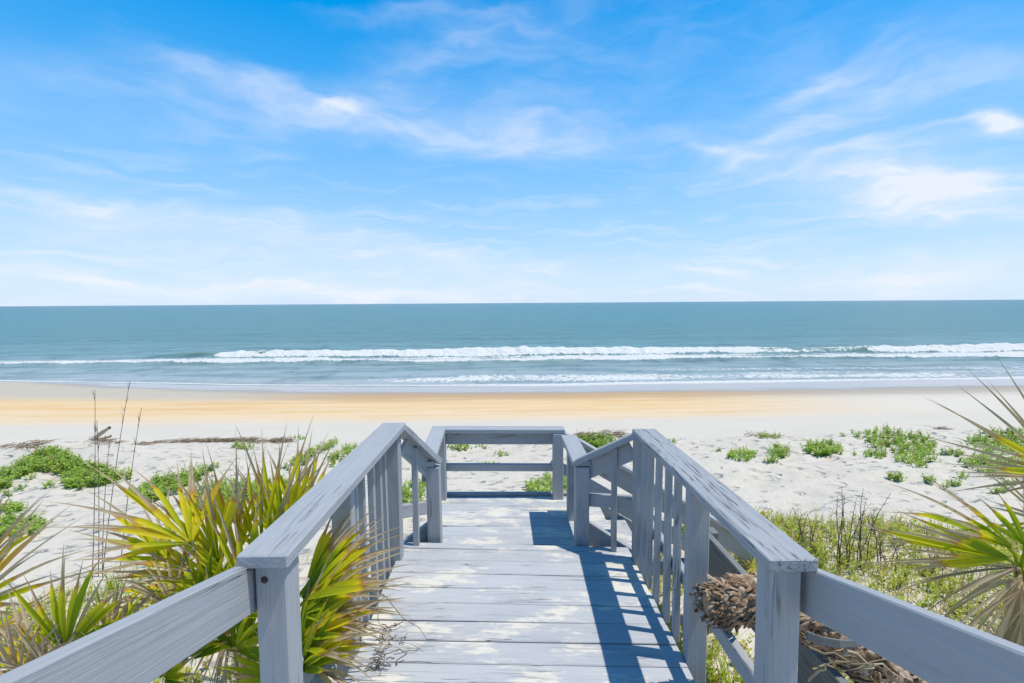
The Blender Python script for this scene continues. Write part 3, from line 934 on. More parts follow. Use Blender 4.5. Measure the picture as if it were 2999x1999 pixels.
def make_frond(plant, base, hub, axis, L, spread=170, n=18, age=0.18, dead=0.62, droop=0.12, roll=0.0, facing=None, wmax=0.027, rng=None, pet=True):
    """fan leaf: hub point, axis direction, fan spread in degrees; petiole runs back to the plant's base"""
    rng = rng or random.Random(int(abs(hub[0] * 1e4 + hub[1] * 77 + hub[2] * 991)))
    axis = unit(axis)
    fc = np.asarray(facing if facing is not None else -CF + 0.95 * np.array([0, 0, 1.]), float)
    nrm = unit(fc - axis * fc.dot(axis))
    side = np.cross(axis, nrm)
    nrm, side = unit(nrm * math.cos(roll) + side * math.sin(roll)), unit(side * math.cos(roll) - nrm * math.sin(roll))
    rj = rng.uniform(-.45, .45)
    nrm, side = unit(nrm * math.cos(rj) + side * math.sin(rj)), unit(side * math.cos(rj) - nrm * math.sin(rj))
    n = max(6, int(n * (1.22 if age < .6 else 1.1)))
    L = L * 1.20
    dead = dead - 0.06 if age < .6 else dead
    ac = Acc()
    for i in range(n):
        f = (i + 0.5) / n * 2 - 1
        ph = rad(spread / 2) * (f + rng.uniform(-.09, .09))
        d = unit(axis * math.cos(ph) + side * math.sin(ph) + nrm * rng.uniform(-.12, .22))
        ln = L * (1 - 0.30 * abs(f) ** 2.2) * rng.uniform(0.74, 1.08)
        dd = dead + rng.uniform(-.16, .20)
        if rng.random() < 0.12:
            dd -= 0.25
        v, fcs, a = blade(hub + d * 0.012, d, unit(nrm - d * nrm.dot(d)), ln, wmax * rng.uniform(.8, 1.15), dd, max(0, age + rng.uniform(-.14, .26)),
                          droop * rng.uniform(.5, 1.8), rng, curl=rng.uniform(-.06, .04))
        ac.add(v, fcs, a)
    pl = np.array(plant.location)
    o = link('frond', ac.mesh('frond', M_PALM, False, pl), plant)
    if pet:
        mid = (np.asarray(base) + hub) / 2 + np.array([0, 0, 0.10 * np.linalg.norm(hub - base)])
        v, fcs = tube([base, (base + mid) / 2 + np.array([0, 0, .02]), mid, (mid + hub) / 2, hub + axis * 0.05], [.016, .011, .009, .0075, .004], 5)
        a2 = Acc()
        a2.add(v, fcs, 0.22 if age < 0.6 else 0.8)
        link('petiole', a2.mesh('petiole', M_PALM, True, pl), o)
    return o


def palm(name, label, base, group=None):
    o = empty(name, tuple(base))
    tag(o, label, 'palmetto', group)
    return o


def pdir(ang, fwd=0.0):
    """direction by angle seen in the picture (0 = right, 90 = up) and lean away from the camera"""
    a = rad(ang)
    return unit(CR * math.cos(a) + CU * math.sin(a) + CF * fwd)


def trunk_stub(plant, top, r=0.05):
    pl = np.array(plant.location)
    b = pl + np.array([0, 0, -0.06])
    ac = Acc()
    v, f = tube([b, (b + top) / 2 + np.array([.02, .0, .0]), top], [r * 1.2, r, r * 0.8], 9)
    ac.add(v, f, 0.85)
    rng = random.Random(5)
    for i in range(40):
        t = rng.random()
        p = b + (top - b) * t
        a = rng.uniform(0, 6.28)
        d = unit(np.array([math.cos(a), math.sin(a), 0.9]))
        v, f, ag = blade(p + d * r * .5, d, unit(np.array([math.cos(a), math.sin(a), -.5])), rng.uniform(.08, .18), .03, 0.0, .9, 0.1, rng, nt=4)
        ac.add(v, f, ag)
    link('trunk', ac.mesh('trunk', M_PALM, False, pl), plant)


# ---- palmetto left of the railing
def ground_pt(x, y):
    return np.array([x, y, float(terrain(x, y))])


def frond_px(plant, base, u, v, Y, ang, Lpx, fwd=0.0, **kw):
    hub = at(u, v, Y)
    return make_frond(plant, np.asarray(base, float), hub, pdir(ang, fwd), Lpx * Y / F, **kw)


b1 = ground_pt(-1.35, 2.45)
P1 = palm('saw_palmetto', 'saw palmetto with yellow-green upright fans and brown tips beside the left railing', b1)
t1 = b1 + np.array([0, 0, .35])
trunk_stub(P1, t1)
for a in [(560, 1590, 2.15, 140, 330, 0.1, dict(spread=120, n=13, age=.34, dead=.55)),
          (640, 1640, 2.2, 112, 320, 0.1, dict(spread=85, n=11, age=.36, dead=.62)),
          (640, 1700, 2.25, 95, 330, 0.15, dict(spread=110, n=13, age=.20, dead=.66)),
          (770, 1640, 2.3, 82, 330, 0.1, dict(spread=95, n=13, age=.20, dead=.68)),
          (800, 1560, 2.5, 92, 320, 0.15, dict(spread=95, n=13, age=.28, dead=.55)),
          (880, 1560, 2.6, 98, 290, 0.2, dict(spread=80, n=11, age=.30, dead=.55)),
          (720, 1730, 2.05, 120, 280, -0.1, dict(spread=150, n=15, age=.14, dead=.72)),
          (560, 1680, 2.2, 172, 250, -0.1, dict(spread=120, n=12, age=.40, dead=.45)),
          (620, 1790, 2.0, 60, 230, -0.1, dict(spread=150, n=14, age=.05, dead=.8)),
          (560, 1750, 2.15, 200, 240, 0.0, dict(spread=110, n=11, age=.75, dead=.05, droop=.3)),
          (690, 1800, 2.1, 240, 220, -0.2, dict(spread=130, n=12, age=.75, dead=.02, droop=.35)),
          (470, 1740, 2.2, 30, 200, 0.0, dict(spread=110, n=11, age=.75, dead=.0, droop=.2)),
          (690, 1900, 1.9, 75, 220, -0.1, dict(spread=170, n=16, age=.04, dead=.85)),
          (560, 1930, 1.9, 100, 200, 0.0, dict(spread=170, n=16, age=.02, dead=.9)),
          (500, 1640, 2.3, 150, 300, 0.1, dict(spread=80, n=9, age=.30, dead=.50)),
          (700, 1620, 2.35, 100, 330, 0.1, dict(spread=80, n=10, age=.34, dead=.55)),
          (840, 1590, 2.4, 75, 300, 0.1, dict(spread=80, n=10, age=.24, dead=.6)),
          (600, 1780, 2.1, 150, 260, -0.1, dict(spread=120, n=12, age=.12, dead=.7)),
          (640, 1850, 1.95, 110, 230, 0.0, dict(spread=160, n=14, age=.08, dead=.8)),
          (520, 1800, 2.0, 160, 240, 0.0, dict(spread=120, n=13, age=.76, dead=.0, droop=.25)),
          (620, 1720, 2.2, 215, 230, 0.0, dict(spread=120, n=13, age=.78, dead=.0, droop=.3))]:
    frond_px(P1, t1, *a[:6], **a[6])

b2 = ground_pt(-2.05, 1.9)
P2 = palm('saw_palmetto', 'short dark green palmetto fan below the sloping left hand rail', b2)
t2 = b2 + np.array([0, 0, .2])
trunk_stub(P2, t2, .045)
for a in [(195, 1905, 1.75, 82, 320, 0.05, dict(spread=120, n=11, age=.10, dead=.66, wmax=.030)),
          (110, 1960, 1.75, 135, 260, 0.0, dict(spread=110, n=10, age=.30, dead=.45)),
          (300, 1960, 1.7, 60, 230, 0.0, dict(spread=120, n=12, age=.06, dead=.72)),
          (150, 1990, 1.7, 100, 200, -.2, dict(spread=160, n=14, age=.5, dead=.3, droop=.2)),
          (40, 1960, 1.8, 75, 200, -.1, dict(spread=150, n=12, age=.76, dead=.0, droop=.25)),
          (400, 1960, 1.8, 110, 220, -.1, dict(spread=150, n=13, age=.04, dead=.8)),
          (60, 1990, 1.7, 60, 230, 0.0, dict(spread=140, n=13, age=.76, dead=.05, droop=.2)),
          (230, 1990, 1.75, 120, 220, 0.0, dict(spread=130, n=12, age=.45, dead=.4)),
          (330, 1880, 1.9, 60, 220, 0.0, dict(spread=120, n=12, age=.77, dead=.0, droop=.2)),
          (480, 1990, 1.75, 70, 200, 0.0, dict(spread=150, n=14, age=.10, dead=.7))]:
    frond_px(P2, t2, *a[:6], **a[6])

b3 = ground_pt(-2.95, 2.25)
P3 = palm('saw_palmetto', 'palmetto with long yellowing blades reaching across pale sand at the sloping rail', b3)
t3 = b3 + np.array([0, 0, .25])
trunk_stub(P3, t3, .045)
for a in [(-110, 1800, 2.1, 42, 420, 0.05, dict(spread=75, n=12, age=.34, dead=.55, wmax=.030)),
          (-60, 1880, 2.0, 25, 330, 0.0, dict(spread=80, n=10, age=.45, dead=.35)),
          (-80, 1700, 2.2, 66, 330, 0.05, dict(spread=70, n=10, age=.32, dead=.55)),
          (-120, 1950, 2.0, 20, 260, 0.0, dict(spread=120, n=12, age=.76, dead=.0, droop=.2))]:
    frond_px(P3, t3, *a[:6], **a[6])

b4 = ground_pt(-0.98, 1.95)
P4 = palm('saw_palmetto', 'palmetto pushing green fans through the left railing over the deck', b4)
t4 = b4 + np.array([0, 0, .55])
trunk_stub(P4, t4, .045)
for a in [(880, 1760, 1.86, 34, 330, 0.28, dict(spread=70, n=13, age=.08, dead=.62, wmax=.030)),
          (900, 1700, 1.95, 46, 300, 0.3, dict(spread=55, n=10, age=.16, dead=.55)),
          (880, 1800, 1.82, 12, 300, 0.25, dict(spread=60, n=11, age=.20, dead=.55, wmax=.030)),
          (880, 1870, 1.8, 52, 270, 0.2, dict(spread=90, n=13, age=.26, dead=.68)),
          (880, 1930, 1.8, 48, 260, 0.15, dict(spread=80, n=12, age=.18, dead=.70)),
          (890, 1900, 1.78, 20, 250, 0.15, dict(spread=80, n=11, age=.40, dead=.42)),
          (920, 1960, 1.85, 25, 190, 0.0, dict(spread=120, n=11, age=.76, dead=.0, droop=.4)),
          (900, 1830, 1.95, 28, 300, 0.3, dict(spread=60, n=9, age=.76, dead=.1, droop=.15)),
          (880, 1960, 1.78, 70, 230, 0.0, dict(spread=110, n=13, age=.10, dead=.75)),
          (850, 1990, 1.8, 95, 230, 0.0, dict(spread=150, n=15, age=.03, dead=.9))]:
    frond_px(P4, t4, *a[:6], **a[6])

# ---- palmettos right
b5 = ground_pt(2.75, 2.55)
P5 = palm('saw_palmetto', 'palmetto with pale green fan and drooping grey dead skirt on the right', b5)
t5 = b5 + np.array([0, 0, .65])
trunk_stub(P5, t5, .06)
RF = -CF + 0.35 * np.array([0, 0, 1.])
for a in [(2955, 1635, 2.4, 168, 420, 0.0, dict(spread=34, n=9, age=.26, dead=.60, wmax=.036, droop=.05)),
          (2965, 1605, 2.4, 148, 330, 0.1, dict(spread=46, n=6, age=.20, dead=.58, wmax=.038)),
          (3005, 1600, 2.4, 105, 250, 0.0, dict(spread=80, n=6, age=.16, dead=.7)),
          (2985, 1660, 2.4, 188, 330, 0.1, dict(spread=40, n=7, age=.77, dead=.0, droop=.22)),
          (2990, 1690, 2.4, 212, 320, 0.0, dict(spread=60, n=6, age=.78, dead=.0, droop=.32)),
          (2990, 1720, 2.35, 240, 330, 0.0, dict(spread=70, n=6, age=.8, dead=.0, droop=.3)),
          (3010, 1760, 2.4, 262, 300, 0.0, dict(spread=70, n=6, age=.8, dead=.0, droop=.2)),
          (3060, 1640, 2.45, 30, 330, 0.0, dict(spread=120, n=12, age=.18, dead=.7))]:
    frond_px(P5, t5, *a[:6], facing=RF, **a[6])
b6 = ground_pt(3.2, 2.75)
P6 = palm('saw_palmetto', 'tall palmetto whose long brown-tipped blades reach out over the beach', b6)
t6 = b6 + np.array([0, 0, 1.0])
trunk_stub(P6, t6, .06)
for a in [(3115, 1390, 2.5, 148, 450, 0.0, dict(spread=66, n=9, age=.24, dead=.42, wmax=.032, droop=.02)),
          (3120, 1400, 2.5, 180, 360, 0.0, dict(spread=30, n=4, age=.6, dead=.12, droop=.03)),
          (3070, 1530, 2.5, 155, 270, 0.05, dict(spread=80, n=6, age=.34, dead=.30, droop=.03)),
          (3160, 1400, 2.5, 50, 400, 0.0, dict(spread=120, n=12, age=.18, dead=.7)),
          (3190, 1500, 2.5, -5, 350, 0.0, dict(spread=130, n=12, age=.18, dead=.7))]:
    frond_px(P6, t6, *a[:6], facing=RF, **a[6])


# ------------------------------------------------------------------ beach vines on the dune
def shoot_template(rng, nleaf=10, hgt=0.16, leaf=0.05):
    V, Fc, A = [], [], []
    k = 0
    lean = np.array([rng.uniform(-.5, .5), rng.uniform(-.5, .5), 1.0])
    for i in range(nleaf):
        t = (i + .6) / nleaf
        p = lean * hgt * t
        a = i * 2.4 + rng.uniform(-.4, .4)
        el_ = rng.uniform(0.1, 1.0)
        d = np.array([math.cos(a) * math.cos(el_), math.sin(a) * math.cos(el_), math.sin(el_)])
        s = unit(np.cross(d, [0, 0, 1])) * leaf * 0.24
        L = leaf * rng.uniform(.7, 1.2)
        up = np.cross(s, d)
        up = unit(up) * leaf * .08
        V += [p, p + d * L * .45 + s + up, p + d * L * .45 - s + up, p + d * L]
        Fc += [[k, k + 1, k + 3, k + 2]]
        A += [0.1 + .45 * t + rng.uniform(-.1, .15)] * 4
        k += 4
    return np.array(V), np.array(Fc), np.clip(np.array(A), 0, 1)


RV = random.Random(31)
TEMPL = [shoot_template(RV, RV.randint(8, 12), RV.uniform(.10, .17), RV.uniform(.045, .065)) for _ in range(8)]


def stem_strip(p, q, w=0.004):
    s = unit(np.cross(q - p, [0.3, 1, 0.1])) * w
    return np.array([p - s, p + s, q + s * .6, q - s * .6]), np.array([[0, 1, 2, 3]])


def inside(poly, x, y):
    c = False
    j = len(poly) - 1
    for i in range(len(poly)):
        xi, yi = poly[i]
        xj, yj = poly[j]
        if (yi > y) != (yj > y) and x < (xj - xi) * (y - yi) / (yj - yi) + xi:
            c = not c
        j = i
    return c


def patch(label, pts, scale=1.0, seed=0, yellow=0.0, group=None, name='beach_vine', spread=0.10, cat='plant'):
    """leafy shoots rooted at ground points"""
    rng = random.Random(seed)
    c = np.mean(pts, axis=0)
    root = empty(name, tuple(c))
    tag(root, label, cat, group)
    lv, st = Acc(), Acc()
    for p in pts:
        V, Fc, A = TEMPL[rng.randrange(8)]
        a = rng.uniform(0, 6.28)
        ca, sa = math.cos(a), math.sin(a)
        s = scale * rng.uniform(.65, 1.25)
        R = np.array([[ca, -sa, 0], [sa, ca, 0], [0, 0, 1]])
        q = np.array([p[0] + rng.uniform(-spread, spread) * .5, p[1] + rng.uniform(-spread, spread) * .5, 0])
        q[2] = float(terrain(q[0], q[1])) - 0.01
        tint = rng.uniform(-.15, .18) + (rng.random() < yellow) * .45
        lv.add(V @ R.T * np.array([s * 1.1, s * 1.1, s * .8]) + q, Fc, np.clip(A + tint, 0, 1))
        top_ = (V[-4] @ R.T) * s + q
        v, f = stem_strip(q, top_)
        st.add(v, f, 0.55)
    tag(link('foliage', lv.mesh('foliage', M_VINE, False, c), root), kind='stuff')
    tag(link('stem_tangle', st.mesh('stem_tangle', M_VINE, False, c), root), kind='stuff')
    return root


def poly_pts(poly, n, seed=0):
    """ground points below an outline, evenly spread over the ground"""
    rng = random.Random(seed)
    xs = [p[0] for p in poly]
    ys = [p[1] for p in poly]
    pts, w = [], []
    tries = 0
    while len(pts) < n and tries < n * 12:
        tries += 1
        u, v = rng.uniform(min(xs), max(xs)), rng.uniform(min(ys), max(ys))
        if inside(poly, u, v):
            pts.append(hit(u, v))
    return pts


def ell(cx, cy, rx, ry, n, seed=0):
    rng = random.Random(seed)
    out_ = []
    for _ in range(n):
        a, r = rng.uniform(0, 6.28), math.sqrt(rng.random())
        out_.append(hit(cx + rx * r * math.cos(a), cy + ry * r * math.sin(a)))
    return out_


BIG = [
    ('broad green vine mat draped over the sand mound left of the boardwalk', [(0, 1385), (60, 1355), (95, 1330), (150, 1315), (215, 1335), (225, 1355), (260, 1365), (330, 1385), (390, 1397), (330, 1418), (240, 1434), (185, 1430), (190, 1392), (120, 1380), (60, 1398), (30, 1418), (0, 1448)], 900, .95, .05),
    ('narrow vine strip low on the left sand flat behind the yellowing palmetto blades', [(0, 1484), (70, 1486), (60, 1500), (0, 1504)], 60, .8, .05),
    ('straggling vine patch above the tips of the palmetto at the sloping rail', [(0, 1518), (60, 1525), (135, 1535), (110, 1560), (55, 1582), (0, 1575)], 130, .8, .05),
    ('winding vine band with thin grass behind the sea oat stalks', [(385, 1446), (460, 1410), (520, 1402), (565, 1380), (640, 1368), (600, 1396), (560, 1425), (500, 1446), (445, 1472), (390, 1456)], 260, .95, .08),
    ('bright vine mat just behind the upright palmetto fans', [(550, 1442), (630, 1420), (800, 1412), (850, 1416), (880, 1430), (800, 1452), (660, 1496), (555, 1506)], 330, .9, .05),
    ('diagonal vine strip running toward the wrack line left of the left railing peak', [(855, 1352), (900, 1325), (990, 1288), (990, 1305), (925, 1332), (900, 1362), (860, 1366)], 150, .9, .22),
    ('vine clump against the left railing peak', [(962, 1340), (1010, 1312), (1060, 1310), (1045, 1335), (980, 1368)], 90, .9, .1),
    ('dense bright vine mound between the platform rail and the right railing peak', [(1680, 1295), (1725, 1278), (1790, 1282), (1810, 1305), (1760, 1330), (1715, 1332)], 200, 1.0, .04),
    ('bright vine clump behind the foot of the platform corner post', [(1530, 1446), (1560, 1410), (1610, 1396), (1670, 1400), (1690, 1450), (1600, 1456)], 120, .85, .05),
    ('vine clump showing through the short splayed rail on the left', [(1165, 1440), (1215, 1412), (1250, 1420), (1250, 1490), (1175, 1485)], 110, .8, .05),
    ('largest right-hand vine mat spreading over a low dune crest', [(2462, 1278), (2560, 1262), (2605, 1250), (2640, 1268), (2730, 1282), (2735, 1315), (2755, 1350), (2700, 1368), (2630, 1355), (2610, 1326), (2540, 1306), (2530, 1290)], 420, 1.0, .06),
    ('vine mat behind the tall palmetto blades, upper half', [(2815, 1306), (2870, 1272), (2920, 1260), (3010, 1268), (3010, 1335), (2900, 1334), (2850, 1308)], 260, 1.0, .06),
    ('vine mat behind the tall palmetto blades, lower half', [(2810, 1350), (2860, 1335), (3010, 1345), (3010, 1398), (2900, 1398), (2830, 1370)], 200, .95, .06),
]
for i, (lab, poly, n, s, ye) in enumerate(BIG):
    patch(lab, poly_pts(poly, n, i), s, 100 + i, ye, 'beach vines on the dune')
MID = [
    ('round bushy vine clump alone on the right-hand sand', 2411, 1318, 58, 18, 130, 1.1, .06),
    ('round vine clump beside the cracked right cap rail', 2169, 1338, 38, 14, 80, 1.0, .05),
    ('upright vine clump between two rounder clumps on the right-hand sand', 2280, 1328, 30, 16, 60, 1.0, .05),
    ('vine tuft growing on the brown wrack line left of the boardwalk', 713, 1309, 35, 9, 45, .9, .1),
    ('vine tuft under the top rail of the platform frame', 1345, 1312, 34, 9, 40, .8, .08),
    ('vine row just above the mid rail of the platform frame', 1440, 1370, 42, 7, 40, .75, .1),
    ('vine row along the lower edge of the largest right-hand mat', 2562, 1335, 36, 8, 45, .85, .05),
    ('flat vine tuft with dark wrack on the right-hand dune crest', 2252, 1280, 30, 6, 34, .85, .1),
    ('thin vine row joining the two right-hand vine mats', 2790, 1330, 32, 6, 36, .8, .08),
]
for i, (lab, cx, cy, rx, ry, n, s, ye) in enumerate(MID):
    patch(lab, ell(cx, cy, rx, ry, n, 50 + i), s, 200 + i, ye, 'beach vines on the dune')
SL_ = 'small vine sprig on the bare sandy face of the vine covered mound'
SP_ = 'small vine sprig on open sand below the largest right-hand vine mat'
SMALL = [(SL_, 90, 1402, 10, 5, 7), (SL_, 145, 1424, 14, 8, 12), (SL_, 65, 1434, 10, 6, 8), (SL_, 25, 1450, 9, 4, 6),
         ('low vine tuft on white sand above the top end of the diagonal vine strip', 877, 1284, 20, 4, 14), ('small vine sprig at the lower end of the diagonal vine strip', 840, 1374, 14, 5, 9),
         ('two-stemmed vine sprig under the middle of the platform top rail', 1406, 1309, 15, 5, 10), ('vine sprig halfway between the two rails of the platform frame', 1470, 1332, 20, 6, 14),
         ('pale vine sprig just behind the upper end of the cracked right cap rail', 1968, 1294, 16, 6, 12), ('low vine sprig at the foot of the upright vine clump', 2258, 1352, 20, 5, 16),
         ('single leafy shoot beside the round clump near the cracked cap rail', 2111, 1322, 10, 3, 5), ('single leafy shoot between the round bushy clump and the vine row', 2505, 1335, 8, 4, 5),
         (SP_, 2628, 1404, 28, 8, 22), (SP_, 2720, 1412, 20, 6, 13), (SP_, 2790, 1422, 25, 6, 14), (SP_, 2822, 1398, 11, 5, 8),
         ('vine sprig seen between the brown blade tips of the tall palmetto', 2925, 1440, 24, 8, 14), ('vine sprig half hidden by the tall palmetto blades', 2960, 1420, 20, 6, 10)]
for i, (lab, cx, cy, rx, ry, n) in enumerate(SMALL):
    patch(lab, ell(cx, cy, rx, ry, n, 80 + i), .75, 300 + i, .12, 'small vine sprigs on bare sand', 'vine_sprig', .05)


# ------------------------------------------------------------------ ground cover and grass (uncountable)
def grass_blade(p, h, lean, rng, w=.004):
    a = rng.uniform(0, 6.28)
    d = np.array([math.cos(a), math.sin(a), 0])
    s = np.array([-d[1], d[0], 0]) * w
    m = p + d * h * lean * .35 + np.array([0, 0, h * .62])
    t = p + d * h * lean + np.array([0, 0, h * (1 - .25 * lean)])
    return np.array([p - s, p + s, m + s * .7, m - s * .7, t + s * .1, t - s * .1]), np.array([[0, 1, 2, 3], [3, 2, 4, 5]])


def cover(name, label, poly_world, n, seed, green=0.62, hscale=1.0, gate=0.0):
    rng = random.Random(seed)
    ac = Acc()
    xs = [p[0] for p in poly_world]
    ys = [p[1] for p in poly_world]
    k = 0
    while k < n:
        x, y = rng.uniform(min(xs), max(xs)), rng.uniform(min(ys), max(ys))
        k += 1
        if not inside(poly_world, x, y):
            continue
        dnz = float(fbm(x * 1.3, y * 1.3, 3, seed))
        if dnz < gate - rng.random() * .25:
            continue
        p = np.array([x, y, float(terrain(x, y)) - .01])
        if rng.random() < green:
            V, Fc, A = TEMPL[rng.randrange(8)]
            a = rng.uniform(0, 6.28)
            ca, sa = math.cos(a), math.sin(a)
            s = hscale * rng.uniform(.5, 1.1)
            ac.add(V @ np.array([[ca, -sa, 0], [sa, ca, 0], [0, 0, 1]]).T * s + p, Fc, np.clip(A * .7 + rng.uniform(.0, .28) + (rng.random() < .10) * .35, 0, .8))
        else:
            for _ in range(3):
                v, f = grass_blade(p + np.array([rng.uniform(-.05, .05), rng.uniform(-.05, .05), 0]), rng.uniform(.06, .27) * hscale, rng.uniform(.2, 1.3), rng, .003)
                ac.add(v, f, rng.choice([.9, .95, .60, 1.0, .45, .5]))
    o = link(name, ac.mesh(name, M_HERB))
    return tag(o, label, 'ground cover', kind='stuff')


cover('ground_cover', 'low green herbs and straw covering the dune right of the boardwalk', [(0.95, 2.0), (2.0, 1.5), (4.6, 2.2), (5.6, 3.2), (5.4, 4.4), (4.0, 4.75), (2.6, 4.9), (1.6, 4.6), (1.0, 3.6)], 8000, 3, .46, .80, -.13)
cover('ground_cover', 'sparse straw and herbs under the palmettos left of the boardwalk', [(-.85, 1.2), (-.85, 3.6), (-1.6, 4.2), (-3.0, 4.4), (-3.8, 3.6), (-3.4, 1.6)], 2300, 4, .5, .8, -.12)


# ------------------------------------------------------------------ dry weeds and grass tufts
def weed(u, v, tall, n, label, group, seed, green=False, name='dry_weed'):
    rng = random.Random(seed)
    b = hit(u, v)
    root = empty(name, tuple(b))
    tag(root, label, 'weed' if not green else 'grass', group)
    for i in range(n):
        ac = Acc()
        h = tall * rng.uniform(.55, 1.0)
        a = rng.uniform(0, 6.28)
        d = np.array([math.cos(a), math.sin(a), 0])
        p0 = np.array([rng.uniform(-.07, .07), rng.uniform(-.07, .07), -.02])
        ln = rng.uniform(.05, .35)
        pts = [p0 + d * h * ln * t ** 1.6 + np.array([rng.uniform(-.012, .012), rng.uniform(-.012, .012), h * t]) for t in (0, .25, .5, .75, 1.0)]
        if green:
            for q in range(5):
                vv, ff = grass_blade(p0 + np.array([rng.uniform(-.04, .04), rng.uniform(-.04, .04), 0]), h * rng.uniform(.5, 1), rng.uniform(.3, 1.0), rng, .0045)
                ac.add(vv, ff, rng.uniform(.1, .5))
            link('blade_tuft', ac.mesh('blade_tuft', M_HERB), root)
            continue
        vv, ff = tube(pts, [.0045, .004, .0035, .003, .0015], 4)
        ac.add(vv, ff, rng.uniform(.05, .6))
        for q in range(rng.randint(5, 10)):
            t = rng.uniform(.3, .98)
            p = np.array([np.interp(t, (0, .25, .5, .75, 1), [z[j] for z in pts]) for j in range(3)])
            aa = rng.uniform(0, 6.28)
            dd = unit(np.array([math.cos(aa), math.sin(aa), rng.uniform(-.3, 1.0)]))
            L = rng.uniform(.04, .13)
            vv, ff, ag = blade(p, dd, unit(np.array([.1, -.3, 1.0])), L, .011, .0, .3, .3, rng, nt=4)
            ac.add(vv, ff, rng.uniform(.0, .8))
        link('stalk', ac.mesh('stalk', M_DRY), root)
    return root


weed(2455, 1660, .80, 5, 'tallest dark dry weed with a bent bare top beyond the right hand rail', 'dry weeds beyond the right rail', 1)
weed(2520, 1655, .68, 7, 'thick bunch of dark curled dry weed stalks among green herbs', 'dry weeds beyond the right rail', 2)
weed(2600, 1670, .50, 6, 'short twisted dry weed at the edge of the herbs on open sand', 'dry weeds beyond the right rail', 3)
weed(2720, 1690, .42, 4, 'thin low dry weed near the palmetto with the dead skirt', 'dry weeds beyond the right rail', 4)
weed(2345, 1610, .42, 6, 'dry weed tuft beside the cracked cap rail on the sand', 'dry weeds beyond the right rail', 5)
weed(2175, 1560, .35, 4, 'small dry weed showing above the old grey joist', 'dry weeds beyond the right rail', 6)
weed(1790, 1580, .34, 5, 'dry twiggy weed seen through the splayed rail on the right', 'dry weeds beyond the right rail', 7)
weed(1850, 1600, .30, 4, 'straw coloured weed at the foot of the right peak post', 'dry weeds beyond the right rail', 8)
weed(2180, 1660, .32, 5, 'bright grass tuft above the old grey joist', 'grass tufts on the dune', 9, True, 'grass_tuft')
weed(2370, 1660, .26, 5, 'green grass tuft at the end of the right cap rail', 'grass tufts on the dune', 10, True, 'grass_tuft')
weed(2105, 1990, .40, 5, 'tall thin grass behind the right mid rail', 'grass tufts on the dune', 11, True, 'grass_tuft')
weed(540, 1400, .40, 4, 'wispy pale grass rising from the winding vine band', 'grass tufts on the dune', 12, True, 'grass_tuft')
weed(330, 1740, .40, 6, 'fine grass at the foot of the sea oat stalks', 'grass tufts on the dune', 13, True, 'grass_tuft')

# sea oats: thin bare stalks
so_b = hit(300, 1700)
SO = empty('sea_oats', tuple(so_b))
tag(SO, 'five tall thin bare sea oat stalks standing behind the left palmetto', 'sea oats')
for (u0, v0, u1, v1) in ((270, 1695, 278, 1140), (300, 1690, 380, 1117), (352, 1670, 415, 1192), (288, 1690, 284, 1230), (300, 1680, 322, 1285)):
    g = hit(u0, v0)
    Yd = g[1]
    e = at(u1, v1, Yd + random.uniform(-.1, .1))
    rng = random.Random(u1)
    ac = Acc()
    mid = (g + e) / 2 + np.array([0.02 * (1 if u1 < 300 else -1.6), 0, 0.0])
    pts = []
    for i in range(9):
        t = i / 8
        pts.append((1 - t) ** 2 * g + 2 * t * (1 - t) * mid + t * t * e)
    v, f = tube(pts, [.0036 - .0020 * i / 8 for i in range(9)], 5)
    ac.add(v, f, .25)
    for i in range(9):
        t = rng.uniform(.72, .98)
        p = pts[int(t * 8)] + (pts[min(8, int(t * 8) + 1)] - pts[int(t * 8)]) * (t * 8 % 1)
        d = unit(np.array([rng.uniform(-.4, .4), rng.uniform(-.4, .4), 1]))
        vv, ff, ag = blade(p, d, np.array([0, -1., 0]), rng.uniform(.04, .09), .006, 0, .3, 0, rng, nt=4)
        ac.add(vv, ff, .45)
    o = link('stalk', ac.mesh('stalk', M_DRY, False, so_b), SO)

# ------------------------------------------------------------------ driftwood, wrack
m_drift, T, out = new_mat('driftwood')
tc = T.n('ShaderNodeTexCoord').outputs['Object']
p = T.n('ShaderNodeBsdfPrincipled', {'Base Color': T.mix(T.noise(T.mapping(tc, scale=(2, 25, 25)), 2.0, 4.0), (0.26, 0.20, 0.145), (0.50, 0.42, 0.33)), 'Roughness': 0.85})
T.t.links.new(p.outputs[0], out.inputs[0])


def log(label, u0, v0, u1, v1, lift, r, seed):
    rng = random.Random(seed)
    a = hit(u0, v0)
    e = at(u1, v1, a[1] - 0.15)
    e[2] = max(e[2], float(terrain(e[0], e[1])) + .03)
    a[2] -= .02
    pts = [a + (e - a) * t + np.array([rng.uniform(-.02, .02), 0, rng.uniform(-.015, .015)]) for t in np.linspace(0, 1, 7)]
    v, f = tube(pts, [r * (0.9 + rng.uniform(-.15, .15)) for t in np.linspace(0, 1, 7)], 8)
    root = empty('driftwood', tuple(a))
    tag(root, label, 'driftwood')
    link('log', mesh_from('log', v - a, f, m_drift, True), root)
    b = pts[3]
    v, f = tube([b, b + np.array([.05, -.03, .05]), b + np.array([.07, -.02, .10])], [r * .4, r * .3, r * .15], 6)
    link('branch_stub', mesh_from('branch_stub', v - a, f, m_drift, True), root)


log('thick bleached driftwood log propped up at an angle on the white sand', 268, 1288, 320, 1250, .3, .052, 1)
log('slender bleached driftwood stick lying beside the propped log', 283, 1287, 325, 1276, .06, .036, 2)


M_WRACK = leaf_mat('wrack_reed', [(0.0, (0.20, 0.14, 0.095)), (0.5, (0.34, 0.255, 0.17)), (1.0, (0.48, 0.39, 0.28))], 0.1, 0.85)


